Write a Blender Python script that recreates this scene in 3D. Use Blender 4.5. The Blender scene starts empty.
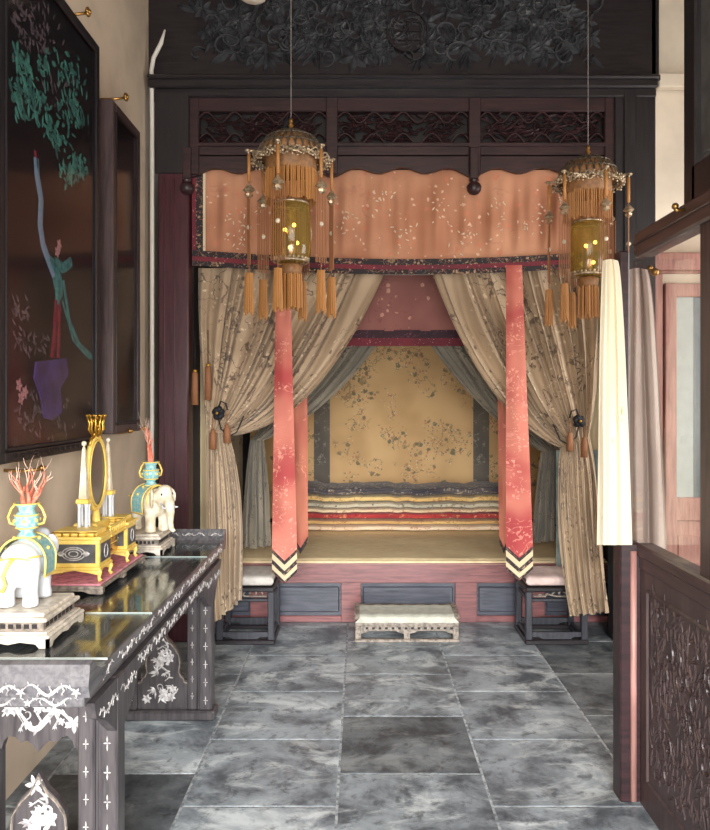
import bpy, math, random
from mathutils import Vector, Matrix, noise
PI = math.pi
sc = bpy.context.scene
col = sc.collection
FPX, VX, VY, CH = 750.0, 361.0, 400.0, 1.6

def P(px, py, Y):
    return Vector(((px-VX)*Y/FPX, Y, CH-(py-VY)*Y/FPX))
def X(px, Y): return (px-VX)*Y/FPX
def Z(py, Y): return CH-(py-VY)*Y/FPX

# ------------------------------------------------------------------ materials
def lin(c):
    return tuple(((v/255)/12.92 if v/255 <= .04045 else ((v/255+.055)/1.055)**2.4) for v in c)+(1,)
MATS = {}
class NT:
    def __init__(s, name):
        s.m = bpy.data.materials.new(name); s.m.use_nodes = True
        s.t = s.m.node_tree; s.b = s.t.nodes['Principled BSDF']; MATS[name] = s.m
    def n(s, typ, **kw):
        d = s.t.nodes.new(typ)
        for k, v in kw.items():
            if k in ('operation','blend_type','data_type','feature','wave_type','bands_direction','attribute_name','distance','noise_dimensions','interpolation_type','use_clamp'):
                setattr(d, k, v)
            else: d.inputs[k.replace('_',' ')].default_value = v
        return d
    def l(s, a, b): s.t.links.new(a, b)
    def math(s, op, a, b=None, clamp=False):
        d = s.n('ShaderNodeMath', operation=op); d.use_clamp = clamp
        for i, v in enumerate((a, b)):
            if v is None: continue
            if isinstance(v, (int, float)): d.inputs[i].default_value = v
            else: s.l(v, d.inputs[i])
        return d.outputs[0]
    def step(s, v, lo, hi):
        d = s.n('ShaderNodeMapRange', interpolation_type='SMOOTHSTEP')
        s.l(v, d.inputs[0]); d.inputs[1].default_value = lo; d.inputs[2].default_value = hi
        return d.outputs[0]
    def mix(s, f, a, b):
        d = s.t.nodes.new('ShaderNodeMix'); d.data_type = 'RGBA'
        for i, v in ((0, f), (6, a), (7, b)):
            if isinstance(v, (int, float)): d.inputs[i].default_value = v
            elif isinstance(v, tuple): d.inputs[i].default_value = v
            else: s.l(v, d.inputs[i])
        return d.outputs[2]
    def coord(s, kind, scale=None):
        tc = s.t.nodes.new('ShaderNodeTexCoord'); o = tc.outputs[kind]
        if scale:
            mp = s.t.nodes.new('ShaderNodeMapping'); s.l(o, mp.inputs[0]); mp.inputs['Scale'].default_value = scale
            o = mp.outputs[0]
        return o
    def noise(s, co, scale, detail=3, rough=.5, dist=0):
        d = s.n('ShaderNodeTexNoise'); s.l(co, d.inputs['Vector'])
        d.inputs['Scale'].default_value = scale; d.inputs['Detail'].default_value = detail
        d.inputs['Roughness'].default_value = rough; d.inputs['Distortion'].default_value = dist
        return d.outputs['Fac']
    def vor(s, co, scale, feature='F1', rnd=1):
        d = s.n('ShaderNodeTexVoronoi', feature=feature); s.l(co, d.inputs['Vector'])
        d.inputs['Scale'].default_value = scale; d.inputs['Randomness'].default_value = rnd
        return d
    def bump(s, h, strength=.3, dist=.01):
        d = s.n('ShaderNodeBump'); d.inputs['Strength'].default_value = strength
        d.inputs['Distance'].default_value = dist; s.l(h, d.inputs['Height']); s.l(d.outputs[0], s.b.inputs['Normal'])
    def fin(s, color=None, rough=.5, metal=0, **kw):
        if color is not None:
            if isinstance(color, tuple): s.b.inputs['Base Color'].default_value = color
            else: s.l(color, s.b.inputs['Base Color'])
        if isinstance(rough, (int, float)): s.b.inputs['Roughness'].default_value = rough
        else: s.l(rough, s.b.inputs['Roughness'])
        s.b.inputs['Metallic'].default_value = metal
        for k, v in kw.items(): s.b.inputs[k.replace('_',' ')].default_value = v
        return s.m

def m_plain(name, c, rough=.5, metal=0, var=.12, scale=12, bump=.1, coord='Object', c2=None, stretch=None, **kw):
    s = NT(name); co = s.coord(coord, stretch)
    n = s.noise(co, scale, 4, .6)
    a = lin(c); b = lin(c2) if c2 else lin(tuple(max(0, v*(1-var*2)) for v in c))
    s.bump(n, bump, .004)
    return s.fin(s.mix(s.step(n, .35, .7), a, b), rough, metal, **kw)

def m_wood(name, c, c2, rough=.4, axis=2, scale=6, spec=.5):
    s = NT(name); st = [9, 9, 9]; st[axis] = .8
    co = s.coord('Object', tuple(st)); n = s.noise(co, scale, 5, .6, .4)
    n2 = s.noise(s.coord('Object'), 3, 3)
    k = s.mix(s.step(n, .3, .72), lin(c), lin(c2))
    k = s.mix(s.math('MULTIPLY', s.step(n2, .45, .75), .35), k, lin(tuple(min(255, v*1.35+12) for v in c2)))
    s.bump(n, .12, .003)
    s.b.inputs['Specular IOR Level'].default_value = spec
    return s.fin(k, rough)

def m_fabric(name, base, base2, motifs, line=None, scale=9, density=.5, rough=.75, coord='UV', petal=.30, weave=900, sheen=.2, fade=None):
    """woven silk with scattered blossoms and twigs"""
    s = NT(name); co = s.coord(coord)
    wob = s.noise(co, 14, 3); 
    big = s.noise(co, 2.3, 2)
    k = s.mix(s.step(big, .35, .65), lin(base), lin(base2))
    stain = s.noise(co, 1.1, 4, .6)
    # distorted coordinates
    vm = s.n('ShaderNodeVectorMath', operation='ADD'); nd = s.n('ShaderNodeTexNoise'); s.l(co, nd.inputs['Vector']); nd.inputs['Scale'].default_value = 25
    sm = s.n('ShaderNodeVectorMath', operation='SCALE'); s.l(nd.outputs['Color'], sm.inputs[0]); sm.inputs['Scale'].default_value = .035
    s.l(co, vm.inputs[0]); s.l(sm.outputs[0], vm.inputs[1]); dc = vm.outputs[0]
    clump = s.step(s.noise(dc, scale*.35, 2), .62-density*.25, .66-density*.25)
    if line:
        ln = s.math('ABSOLUTE', s.math('SUBTRACT', s.noise(dc, scale*.55, 2, .5, .8), .5))
        lm = s.math('MULTIPLY', s.math('SUBTRACT', 1, s.step(ln, .006, .018)), clump)
        k = s.mix(s.math('MULTIPLY', lm, .8), k, lin(line))
    for i, (c, sz) in enumerate(motifs):
        v = s.vor(dc, scale*(1.7+i*.9)); 
        sel = s.n('ShaderNodeSeparateColor'); s.l(v.outputs['Color'], sel.inputs[0])
        pick = s.step(sel.outputs[i % 3], .50, .52)
        pm = s.math('SUBTRACT', 1, s.step(v.outputs['Distance'], sz-.05, sz+.03))
        m = s.math('MULTIPLY', s.math('MULTIPLY', pm, pick), clump)
        k = s.mix(s.math('MULTIPLY', m, .85), k, lin(c))
    k = s.mix(s.math('MULTIPLY', s.step(stain, .5, .8), .25), k, lin(tuple(v*.72 for v in base)))
    s.bump(s.noise(co, 60, 4, .7), .25, .004)
    s.b.inputs['Sheen Weight'].default_value = sheen
    return s.fin(k, rough)

def m_glass(name, tint=(255,255,255), refl=.12, rough=.03, milky=0, mcol=(160,150,70)):
    s = NT(name); t = s.t
    t.nodes.remove(s.b); out = t.nodes['Material Output']
    tr = t.nodes.new('ShaderNodeBsdfTransparent'); tr.inputs[0].default_value = lin(tint)
    gl = t.nodes.new('ShaderNodeBsdfGlossy'); gl.inputs['Roughness'].default_value = rough
    fr = t.nodes.new('ShaderNodeLayerWeight'); fr.inputs[0].default_value = .5
    f4 = s.math('MULTIPLY', s.math('POWER', fr.outputs['Facing'], 4.5), .55)
    fac = s.math('ADD', f4, refl, True)
    mx = t.nodes.new('ShaderNodeMixShader')
    s.l(fac, mx.inputs[0]); s.l(gl.outputs[0], mx.inputs[2])
    if milky:
        df = t.nodes.new('ShaderNodeBsdfDiffuse'); df.inputs[0].default_value = lin(mcol)
        m2 = t.nodes.new('ShaderNodeMixShader'); m2.inputs[0].default_value = milky
        s.l(tr.outputs[0], m2.inputs[1]); s.l(df.outputs[0], m2.inputs[2]); s.l(m2.outputs[0], mx.inputs[1])
    else: s.l(tr.outputs[0], mx.inputs[1])
    s.l(mx.outputs[0], out.inputs[0]); return s.m

def m_emit(name, c, st):
    s = NT(name); s.b.inputs['Emission Color'].default_value = lin(c); s.b.inputs['Emission Strength'].default_value = st
    return s.fin(lin(c), .5)

# ------------------------------------------------------------------ mesh builder
ORG = {}
class MB:
    def __init__(s): s.v = []; s.f = []; s.uv = []; s.sm = []; s.off = Vector((0,0,0)); s.mi = []; s.cm = 0
    def add(s, vs, fs, smooth=False, uvs=None):
        b = len(s.v); s.v += [Vector(p)+s.off for p in vs]
        for i, f in enumerate(fs):
            s.f.append([b+k for k in f]); s.sm.append(smooth); s.mi.append(s.cm)
            s.uv.append([uvs[k] for k in f] if uvs else [(s.v[b+k].x+s.v[b+k].y*.7, s.v[b+k].z) for k in f])
        return s
    def box(s, x0, x1, y0, y1, z0, z1, bev=0):
        if x0 > x1: x0, x1 = x1, x0
        if y0 > y1: y0, y1 = y1, y0
        if z0 > z1: z0, z1 = z1, z0
        if bev <= 0:
            vs = [(x,y,z) for z in (z0,z1) for y in (y0,y1) for x in (x0,x1)]
            return s.add(vs, [(0,2,3,1),(4,5,7,6),(0,1,5,4),(2,6,7,3),(0,4,6,2),(1,3,7,5)])
        b = min(bev, (x1-x0)/2.01, (y1-y0)/2.01, (z1-z0)/2.01)
        vs = []; idx = {}
        X_ = (x0, x1); Y_ = (y0, y1); Z_ = (z0, z1)
        for i in (0,1):
            for j in (0,1):
                for k in (0,1):
                    sx, sy, sz = (1-2*i), (1-2*j), (1-2*k)
                    c = Vector((X_[i], Y_[j], Z_[k]))
                    idx[i,j,k,0] = len(vs); vs.append(c+Vector((0, sy*b, sz*b)))
                    idx[i,j,k,1] = len(vs); vs.append(c+Vector((sx*b, 0, sz*b)))
                    idx[i,j,k,2] = len(vs); vs.append(c+Vector((sx*b, sy*b, 0)))
        F = []
        for i in (0,1): F.append([idx[i,0,0,0], idx[i,1,0,0], idx[i,1,1,0], idx[i,0,1,0]])
        for j in (0,1): F.append([idx[0,j,0,1], idx[1,j,0,1], idx[1,j,1,1], idx[0,j,1,1]])
        for k in (0,1): F.append([idx[0,0,k,2], idx[1,0,k,2], idx[1,1,k,2], idx[0,1,k,2]])
        for a in (0,1):
            for c in (0,1):
                F.append([idx[a,c,0,0], idx[a,c,1,0], idx[a,c,1,1], idx[a,c,0,1]])
                F.append([idx[a,0,c,0], idx[a,1,c,0], idx[a,1,c,2], idx[a,0,c,2]])
                F.append([idx[0,a,c,1], idx[1,a,c,1], idx[1,a,c,2], idx[0,a,c,2]])
        for i in (0,1):
            for j in (0,1):
                for k in (0,1): F.append([idx[i,j,k,0], idx[i,j,k,1], idx[i,j,k,2]])
        cen = Vector(((x0+x1)/2,(y0+y1)/2,(z0+z1)/2)); G = []
        for f in F:
            p = [vs[q] for q in f]; n = (p[1]-p[0]).cross(p[2]-p[0]); m = sum(p, Vector())/len(p)
            G.append(f if n.dot(m-cen) > 0 else f[::-1])
        return s.add(vs, G)
    def grid(s, fn, nu, nv, smooth=True, uvf=None, closeu=False):
        vs = []; uvs = []
        for j in range(nv+1):
            for i in range(nu+1):
                u, v = i/nu, j/nv; vs.append(fn(u, v)); uvs.append(uvf(u, v) if uvf else (u, v))
        fs = []
        for j in range(nv):
            for i in range(nu):
                a = j*(nu+1)+i; fs.append((a, a+1, a+nu+2, a+nu+1))
        return s.add(vs, fs, smooth, uvs)
    def tube(s, pts, rad, n=8, cap=True, flat=None):
        pts = [Vector(p) for p in pts]; m = len(pts)
        if isinstance(rad, (int, float)): rad = [rad]*m
        t0 = (pts[1]-pts[0]).normalized(); up = Vector((0,0,1)) if abs(t0.z) < .9 else Vector((1,0,0))
        a = t0.cross(up).normalized(); vs = []; 
        for i in range(m):
            t = (pts[min(i+1, m-1)]-pts[max(i-1, 0)])
            t = t.normalized() if t.length > 1e-9 else t0
            a = (a-t*a.dot(t)); a = a.normalized() if a.length > 1e-6 else t.orthogonal().normalized()
            b = t.cross(a)
            for k in range(n):
                th = 2*PI*k/n; vs.append(pts[i]+(a*math.cos(th)+b*math.sin(th))*rad[i])
        fs = []
        for i in range(m-1):
            for k in range(n):
                q = (k+1) % n; fs.append((i*n+k, i*n+q, (i+1)*n+q, (i+1)*n+k))
        if cap: fs.append(tuple(range(n))[::-1]); fs.append(tuple((m-1)*n+k for k in range(n)))
        return s.add(vs, fs, n > 5)
    def lathe(s, prof, c=(0,0,0), n=24, sx=1, sy=1, smooth=True, ripple=0, rn=8):
        c = Vector(c); vs = []; m = len(prof)
        for r, z in prof:
            for k in range(n):
                th = 2*PI*k/n; rr = r*(1+ripple*math.cos(rn*th)); vs.append(c+Vector((rr*math.cos(th)*sx, rr*math.sin(th)*sy, z)))
        fs = []
        for i in range(m-1):
            for k in range(n):
                q = (k+1) % n; fs.append((i*n+k, i*n+q, (i+1)*n+q, (i+1)*n+k))
        if prof[0][0] > 1e-5: fs.append(tuple(range(n))[::-1])
        if prof[-1][0] > 1e-5: fs.append(tuple((m-1)*n+k for k in range(n)))
        return s.add(vs, fs, smooth)
    def ball(s, c, r, n=12, rot=None):
        if isinstance(r, (int, float)): r = (r, r, r)
        c = Vector(c); vs = []; m = max(4, n*2//3)
        for i in range(m+1):
            ph = PI*i/m
            for k in range(n):
                th = 2*PI*k/n; p = Vector((r[0]*math.sin(ph)*math.cos(th), r[1]*math.sin(ph)*math.sin(th), r[2]*math.cos(ph)))
                if rot: p = rot @ p
                vs.append(c+p)
        fs = []
        for i in range(m):
            for k in range(n):
                q = (k+1) % n; fs.append((i*n+k, (i+1)*n+k, (i+1)*n+q, i*n+q))
        return s.add(vs, fs, True)
    def prism(s, outline, mp, d0, d1):
        """outline of (u,v); mp(u,v,d)->point"""
        n = len(outline); vs = [mp(u, v, d0) for u, v in outline]+[mp(u, v, d1) for u, v in outline]
        fs = [tuple(range(n))[::-1], tuple(range(n, 2*n))]+[(i, (i+1) % n, n+(i+1) % n, n+i) for i in range(n)]
        return s.add(vs, fs)
    def leaf(s, mp, u, v, ang, L, W, h, bend=0.0):
        ca, sa = math.cos(ang), math.sin(ang); vs = []; N = 5
        def q(t, w, hh):
            b = bend*L*(t*t); x = t*L; y = w+b
            return mp(u+x*ca-y*sa, v+x*sa+y*ca, hh)
        prof = [(0, .15), (.25, .8), (.5, 1), (.75, .7), (1, .02)]
        for t, w in prof: vs += [q(t, -W*w/2, 0), q(t, 0, h*(.4+.6*w)), q(t, W*w/2, 0)]
        fs = []
        for i in range(N-1):
            a = i*3; fs += [(a, a+1, a+4, a+3), (a+1, a+2, a+5, a+4)]
        return s.add(vs, fs, False)
    def stroke(s, mp, pts, w, h, taper=True):
        n = len(pts); vs = []
        for i, (u, v) in enumerate(pts):
            a = pts[max(0, i-1)]; b = pts[min(n-1, i+1)]; dx, dy = b[0]-a[0], b[1]-a[1]; L = math.hypot(dx, dy) or 1
            ww = w*(1 if not taper else (.25+.75*math.sin(PI*min(.98, max(.02, (i+.5)/n)))))/2
            nx, ny = -dy/L*ww, dx/L*ww
            vs += [mp(u-nx, v-ny, 0), mp(u-nx*.4, v-ny*.4, h), mp(u+nx*.4, v+ny*.4, h), mp(u+nx, v+ny, 0)]
        fs = []
        for i in range(n-1):
            a = i*4
            for k in range(3): fs.append((a+k, a+k+1, a+k+5, a+k+4))
        return s.add(vs, fs, False)
    def build(s, name, mat, parent=None, kind=None, mods=None):
        me = bpy.data.meshes.new(name)
        org = ORG[parent.name] if parent else Vector((0,0,0))
        me.from_pydata([tuple(p-org) for p in s.v], [], s.f)
        ul = me.uv_layers.new(name='UVMap'); i = 0
        for f in s.uv:
            for c in f: ul.data[i].uv = c; i += 1
        me.polygons.foreach_set('use_smooth', s.sm)
        ms = mat if isinstance(mat, (list, tuple)) else [mat]
        for q in ms: me.materials.append(MATS[q] if isinstance(q, str) else q)
        if len(ms) > 1: me.polygons.foreach_set('material_index', s.mi)
        me.update()
        o = bpy.data.objects.new(name, me); col.objects.link(o)
        if parent: o.parent = parent
        ORG[o.name] = org
        if kind: o['kind'] = kind
        return o

def tag(o, label, cat, group=None):
    o['label'] = label; o['category'] = cat
    if group: o['group'] = group
    return o
def thing(name, loc, label, cat, group=None):
    o = bpy.data.objects.new(name, None); o.empty_display_size = .1; col.objects.link(o); o.location = loc
    ORG[o.name] = Vector(loc); return tag(o, label, cat, group)
def single(name, mb, mat, label, cat, group=None, loc=None):
    o = mb.build(name, mat); 
    if loc is None:
        xs = [p.x for p in mb.v]; ys = [p.y for p in mb.v]; zs = [p.z for p in mb.v]
        loc = Vector(((min(xs)+max(xs))/2, (min(ys)+max(ys))/2, min(zs)))
    for v in o.data.vertices: v.co -= Vector(loc)
    o.location = loc; ORG[o.name] = Vector(loc)
    return tag(o, label, cat, group)
def copy_tree(o, parent=None):
    c = o.copy(); col.objects.link(c); c.parent = parent
    for ch in list(o.children): copy_tree(ch, c)
    return c

# ---- ornament helpers
def vinework(mb, mp, u0, u1, v0, v1, seed, nflow, h=.012, size=.09, stems=True):
    R = random.Random(seed)
    for k in range(nflow):
        cu, cv = R.uniform(u0+size*.6, u1-size*.6), R.uniform(v0+size*.6, v1-size*.6)
        sz = size*R.uniform(.55, 1.1); a0 = R.uniform(0, 6.28)
        typ = R.random()
        if typ < .35:
            for i in range(6): mb.leaf(mp, cu, cv, a0+i*PI/3, sz*.6, sz*.33, h)
        elif typ < .75:
            for i in range(R.randint(3, 5)): mb.leaf(mp, cu, cv, a0+i*.55, sz*R.uniform(.6, 1), sz*.22, h, R.uniform(-.4, .4))
        else:
            pts = []
            for i in range(12):
                t = i/11*4.6; r = sz*.55*(1-t/6.2); pts.append((cu+r*math.cos(a0+t), cv+r*math.sin(a0+t)))
            mb.stroke(mp, pts, sz*.16, h)
def dragon(mb, mp, cu, cv, L, H, seed=0, flip=1, h=.003, w=None):
    R = random.Random(seed); w = w or H*.16; pts = []
    for i in range(26):
        t = i/25; pts.append((cu+flip*(t-.5)*L, cv+H*.30*math.sin(t*PI*3.1+.3)*(1-.35*t)))
    mb.stroke(mp, pts, w, h)
    for i in range(2, 24, 2):
        u, v = pts[i]; 
        mb.leaf(mp, u, v, PI/2*(1 if i % 4 else -1)+R.uniform(-.5, .5), H*.2, H*.07, h)
    hu, hv = pts[-1]
    for a in range(5): mb.leaf(mp, hu, hv, a*1.25+flip, H*.26, H*.12, h)
    for i in (6, 12, 18):
        u, v = pts[i]; sgn = 1 if i == 12 else -1
        mb.stroke(mp, [(u, v), (u+flip*H*.12, v+sgn*H*.2), (u+flip*H*.02, v+sgn*H*.36)], w*.55, h)
        for a in (-.5, 0, .5): mb.leaf(mp, u+flip*H*.02, v+sgn*H*.34, sgn*PI/2+a, H*.13, H*.04, h)
def star4(mb, mp, u, v, s, h=.002):
    for a in range(4): mb.leaf(mp, u, v, a*PI/2, s*(1.6 if a % 2 else .8), s*.35, h)
def fbm(x, y, s=1, seed=0): return noise.noise(Vector((x*s+seed*7.3, y*s, seed*3.1)))

# ------------------------------------------------------------------ material set
m_plain('plaster_beige', (206,188,166), .85, var=.05, scale=2.5, bump=.15)
m_plain('plaster_white', (226,214,196), .85, var=.04, scale=2.5, bump=.1)
m_plain('ceiling_paint', (120,108,98), .9)
m_wood('black_wood', (34,30,34), (18,16,20), .42)
m_wood('black_wood_h', (40,34,38), (20,17,21), .38, 0)
m_wood('frieze_wood', (56,32,35), (28,16,19), .42, 0)
m_wood('maroon_wood', (74,32,41), (48,20,27), .36)
m_wood('red_rail', (142,92,90), (100,62,64), .35, 0)
m_wood('blue_black_panel', (82,84,94), (52,54,64), .35, 0)
m_wood('screen_wood', (80,64,63), (52,42,43), .42)
m_wood('stool_wood', (60,61,68), (38,39,45), .4)
m_wood('screen_wood_h', (74,58,58), (48,38,39), .35, 1)
m_wood('rose_wood', (178,134,124), (142,100,94), .45)
m_wood('table_wood', (108,106,108), (72,70,74), .26, 1)
m_wood('table_leg_wood', (80,75,76), (50,46,49), .34, 2)
m_plain('mother_of_pearl', (206,202,198), .3, var=.1, scale=60, c2=(136,132,134))
m_plain('stand_ivory', (224,214,198), .45, var=.1, scale=30)
m_plain('stand_grey', (150,138,126), .5, var=.2, scale=40)
m_plain('dark_hole', (40,34,34), .7)
m_plain('porcelain_white', (214,220,226), .22, var=.03, scale=8, bump=.03)
m_plain('porcelain_cream', (232,224,202), .3, var=.1, scale=26, c2=(200,184,154))
m_plain('coral', (236,142,116), .55, var=.1, scale=40, bump=.4, c2=(214,96,74))
m_plain('coral_tip', (246,206,184), .55, scale=40)
m_plain('turquoise_enamel', (104,176,184), .3, scale=90, c2=(176,200,190))
m_plain('gold_paint', (232,196,92), .38, .12, scale=30, c2=(244,216,124))
m_plain('bright_gold', (206,160,66), .28, .85, scale=30)
m_plain('grey_panel', (84,84,84), .4, scale=20)
m_plain('pink_velvet', (224,146,162), .85, scale=30)
m_plain('brass', (190,146,82), .3, .9, scale=30)
m_plain('mirror_dark', (112,108,104), .32, .5, var=.02, bump=0)
m_plain('glass_edge', (206,216,212), .3, var=.02)
m_plain('filigree', (206,186,156), .35, .55, scale=60, c2=(130,112,90))
m_plain('filigree_dark', (120,108,92), .4, .5, scale=60, c2=(60,56,50))
m_plain('amber_silk', (184,130,72), .6, scale=60, c2=(148,98,52), stretch=(30,30,2))
m_plain('ochre_band', (150,106,64), .6, scale=40)
m_plain('brown_fringe', (156,106,70), .7, scale=60, c2=(120,76,50), stretch=(30,30,2))
m_plain('cable_white', (226,222,214), .5, var=.02)
m_plain('cord_grey', (120,112,108), .6)
m_plain('black_knot', (26,26,34), .7, scale=60)
m_plain('red_bead', (176,50,60), .35)
m_plain('pearl_bead', (226,214,190), .35)
m_plain('cushion_pale', (206,200,192), .8, var=.05, scale=20)
m_plain('cushion_pink', (226,200,192), .8, var=.05, scale=20)
m_plain('cloth_green_grey', (186,190,176), .8, scale=20)
m_plain('cloth_cream', (190,190,176), .8, var=.05, scale=20)
m_plain('lining_green', (150,164,160), .75, scale=8)
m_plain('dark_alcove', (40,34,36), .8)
m_plain('bed_mat', (250,228,184), .75, scale=14, c2=(232,206,160), stretch=(1,5,1))
m_plain('backing_black', (16,15,18), .5)
m_plain('paint_teal', (74,152,134), .6, scale=16, c2=(34,84,78))
m_plain('paint_grey', (112,104,106), .6, scale=14, c2=(66,62,66))
m_plain('paint_blue', (140,156,186), .6, scale=60, c2=(84,160,164))
m_plain('paint_aqua', (72,150,142), .6, scale=40, c2=(40,100,104))
m_plain('paint_red', (140,34,56), .6, scale=40, c2=(96,26,46))
m_plain('paint_violet', (86,70,136), .6, scale=9, c2=(60,48,84))
m_plain('paint_pink', (196,150,150), .6, scale=30)
m_emit('bulb_glow', (255,226,130), 9)
m_glass('amber_glass', (226,206,140), .05, .08, .34, (160,138,76))
m_glass('clear_glass', (244,242,240), .02, .02)
m_glass('table_glass', (240,244,244), .05, .06)
m_glass('picture_glass', (244,240,242), .02, .12)
m_plain('grey_glass', (170,182,182), .2, var=.03)
m_plain('grey_glass_dark', (104,116,122), .2, var=.03)
m_fabric('valance_silk', (194,140,108), (172,114,84), [((194,124,94), .3), ((226,192,166), .22), ((160,128,110), .14)], (178,124,98), 9, .7)
m_fabric('inner_valance_silk', (158,104,94), (138,84,78), [((206,154,134), .3), ((130,76,74), .22)], (136,80,74), 12, .6)
m_fabric('curtain_silk', (188,165,136), (168,145,118), [((92,72,60), .2), ((226,206,176), .28), ((146,96,90), .15), ((92,92,80), .14)], (78,60,50), 10, .62)
m_fabric('curtain_silk_inner', (150,140,122), (128,122,108), [((84,80,70), .26), ((186,174,150), .2)], (70,64,56), 10, .6)
m_fabric('side_cloth', (232,212,170), (222,198,156), [((206,170,130), .2)], None, 8, .2)
m_fabric('white_curtain', (226,216,190), (220,208,180), [((150,160,110), .2), ((216,184,180), .15)], (170,170,130), 6, .0)
m_fabric('grey_curtain', (190,176,168), (176,160,152), [], None, 6, .2)
m_fabric('back_hanging', (232,192,136), (214,172,118), [((120,112,84), .36), ((196,130,100), .28), ((96,120,112), .24), ((240,218,180), .25)], (166,136,96), 10, .55)
m_fabric('back_border', (124,114,100), (100,94,86), [((150,146,132), .3), ((60,58,56), .2)], (160,154,140), 14, .7)
m_fabric('ribbon_silk', (170,60,62), (204,122,104), [((222,150,132), .3), ((226,180,152), .2)], (214,140,122), 18, .6)
m_fabric('ribbon_silk_orange', (206,126,100), (194,108,90), [((238,170,140), .22)], (236,160,130), 12, .3)
m_fabric('band_black', (36,26,30), (28,22,26), [((170,140,110), .34), ((150,60,66), .3), ((110,120,110), .26)], (150,120,90), 26, .9)
m_fabric('band_red', (120,34,48), (92,24,40), [((196,150,140), .22), ((40,22,30), .3)], None, 30, .9)
m_fabric('band_purple', (60,26,40), (40,18,30), [((120,70,90), .25), ((24,16,22), .3)], (110,66,84), 22, .9)
m_fabric('band_white', (222,206,176), (206,186,152), [((60,44,40), .22)], None, 26, .6)
m_fabric('embroidery_light', (226,206,180), (200,180,150), [((120,130,120), .3), ((176,90,80), .25)], None, 40, .9)
QUILTS = [('quilt_dark', (96,90,92), (62,60,68), [((190,180,160), .3), ((130,60,56), .25), ((90,110,120), .2)], (190,170,140)),
 ('quilt_yellow', (236,206,140), (222,184,116), [((190,80,60), .2), ((240,214,150), .25)], (170,110,60)),
 ('quilt_sage', (190,186,164), (212,202,176), [((90,110,110), .3), ((216,170,120), .25)], (96,100,90)),
 ('quilt_cream', (238,214,176), (228,192,150), [((186,80,70), .22), ((150,140,120), .2)], (170,100,70)),
 ('quilt_red', (190,58,56), (160,44,48), [((226,180,130), .25), ((96,24,30), .25)], (220,150,100)),
 ('quilt_gold', (230,192,124), (210,166,104), [((150,60,50), .22)], (150,90,50)),
 ('quilt_ivory', (240,222,192), (232,204,170), [((196,110,90), .2)], (196,130,100))]
for q in QUILTS: m_fabric(q[0], q[1], q[2], q[3], q[4], 16, .75)

# stone floor: worn grey slabs, tone per slab through an attribute
s = NT('stone_slab'); co = s.coord('Object')
n1 = s.noise(co, 3.4, 9, .68, .3); n2 = s.noise(co, 11, 6, .7, .3); n3 = s.noise(s.coord('Object', (1, 1.8, 1)), 2.6, 8, .7, .6)
at = s.t.nodes.new('ShaderNodeAttribute'); at.attribute_name = 'tone'
k = s.mix(s.step(n1, .34, .62), lin((76,82,88)), lin((150,158,163)))
k = s.mix(s.math('MULTIPLY', s.step(n3, .48, .66), .7), k, lin((206,212,212)))
k = s.mix(s.math('MULTIPLY', s.step(n2, .52, .66), .6), k, lin((50,54,60)))
hs = s.t.nodes.new('ShaderNodeHueSaturation'); s.l(k, hs.inputs['Color']); s.l(at.outputs['Fac'], hs.inputs['Value'])
s.bump(n2, .25, .006)
rg = s.t.nodes.new('ShaderNodeMapRange'); s.l(n1, rg.inputs[0]); rg.inputs[3].default_value = .30; rg.inputs[4].default_value = .55
s.fin(hs.outputs[0], rg.outputs[0])
m_plain('stone_joint', (168,172,174), .8, scale=30, c2=(104,108,112))

# ------------------------------------------------------------------ camera
cam = bpy.data.cameras.new('camera'); co_ = bpy.data.objects.new('camera', cam); col.objects.link(co_)
co_.location = (0, 0, CH); co_.rotation_euler = (PI/2, 0, 0)
cam.sensor_fit = 'VERTICAL'; cam.sensor_height = 36; cam.lens = FPX/830*36
cam.shift_x = -(VX-355)/830; cam.shift_y = -(415-VY)/830; cam.clip_start = .05
sc.camera = co_

# ------------------------------------------------------------------ room shell
WL, WR, YB, YF, CZ = -1.42, 3.0, 5.02, -2.0, 4.7
# floor
f = MB(); tones = []
base = MB(); base.box(WL-.2, WR+.2, YF-.2, 7.4, -.06, -.002)
R = random.Random(4)
cols = [-1.933, -1.32, -.707, -.094, .519, 1.132, 1.745, 2.358, 2.971, 3.2]
for ci in range(len(cols)-1):
    x0, x1 = cols[ci], cols[ci+1]; off = 3.22 if ci % 2 == 1 else 2.95
    if ci == 1: off = 3.21
    if ci == 3: off = 3.21
    L = .583; k0 = int((YF-off)/L)-1
    for k_ in range(k0, 8):
        y0 = off+k_*L; y1 = y0+L
        if y1 < YF or y0 > 5.6: continue
        t = R.uniform(.84, 1.14)
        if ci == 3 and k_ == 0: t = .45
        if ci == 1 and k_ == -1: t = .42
        if ci == 1 and k_ == 0: t = 1.3  # pale floor reflection painted into this slab's tone
        if ci >= 5: t *= .55  # shade on the right side of the floor painted into slab tones
        if ci == 5 and k_ == 2: t = .35  # deepest painted shade, far slab on the right
        g = .0045
        n0 = len(f.f); f.box(max(x0, WL-.15)+g, min(x1, WR+.15)-g, y0+g, y1-g, -.03, 0, .003); tones += [t]*(len(f.f)-n0)
fl = f.build('floor', 'stone_slab', kind='structure')
a = fl.data.attributes.new('tone', 'FLOAT', 'FACE'); a.data.foreach_set('value', tones)
jo = base.build('floor_joint', 'stone_joint', fl)
MB().box(WL-.12, WL, YF, 7.3, 0, CZ).build('wall_left', 'plaster_beige', kind='structure')
b = MB(); b.box(WR, WR+.12, YF, 2.75, 0, CZ); b.box(WR, WR+.12, 4.45, 7.3, 0, CZ); b.box(WR, WR+.12, 2.75, 4.45, 0, 1.05); b.box(WR, WR+.12, 2.75, 4.45, 2.75, CZ)  # right wall with an unseen window gap, added to light the side room
b.build('wall_right', 'plaster_white', kind='structure')
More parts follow.
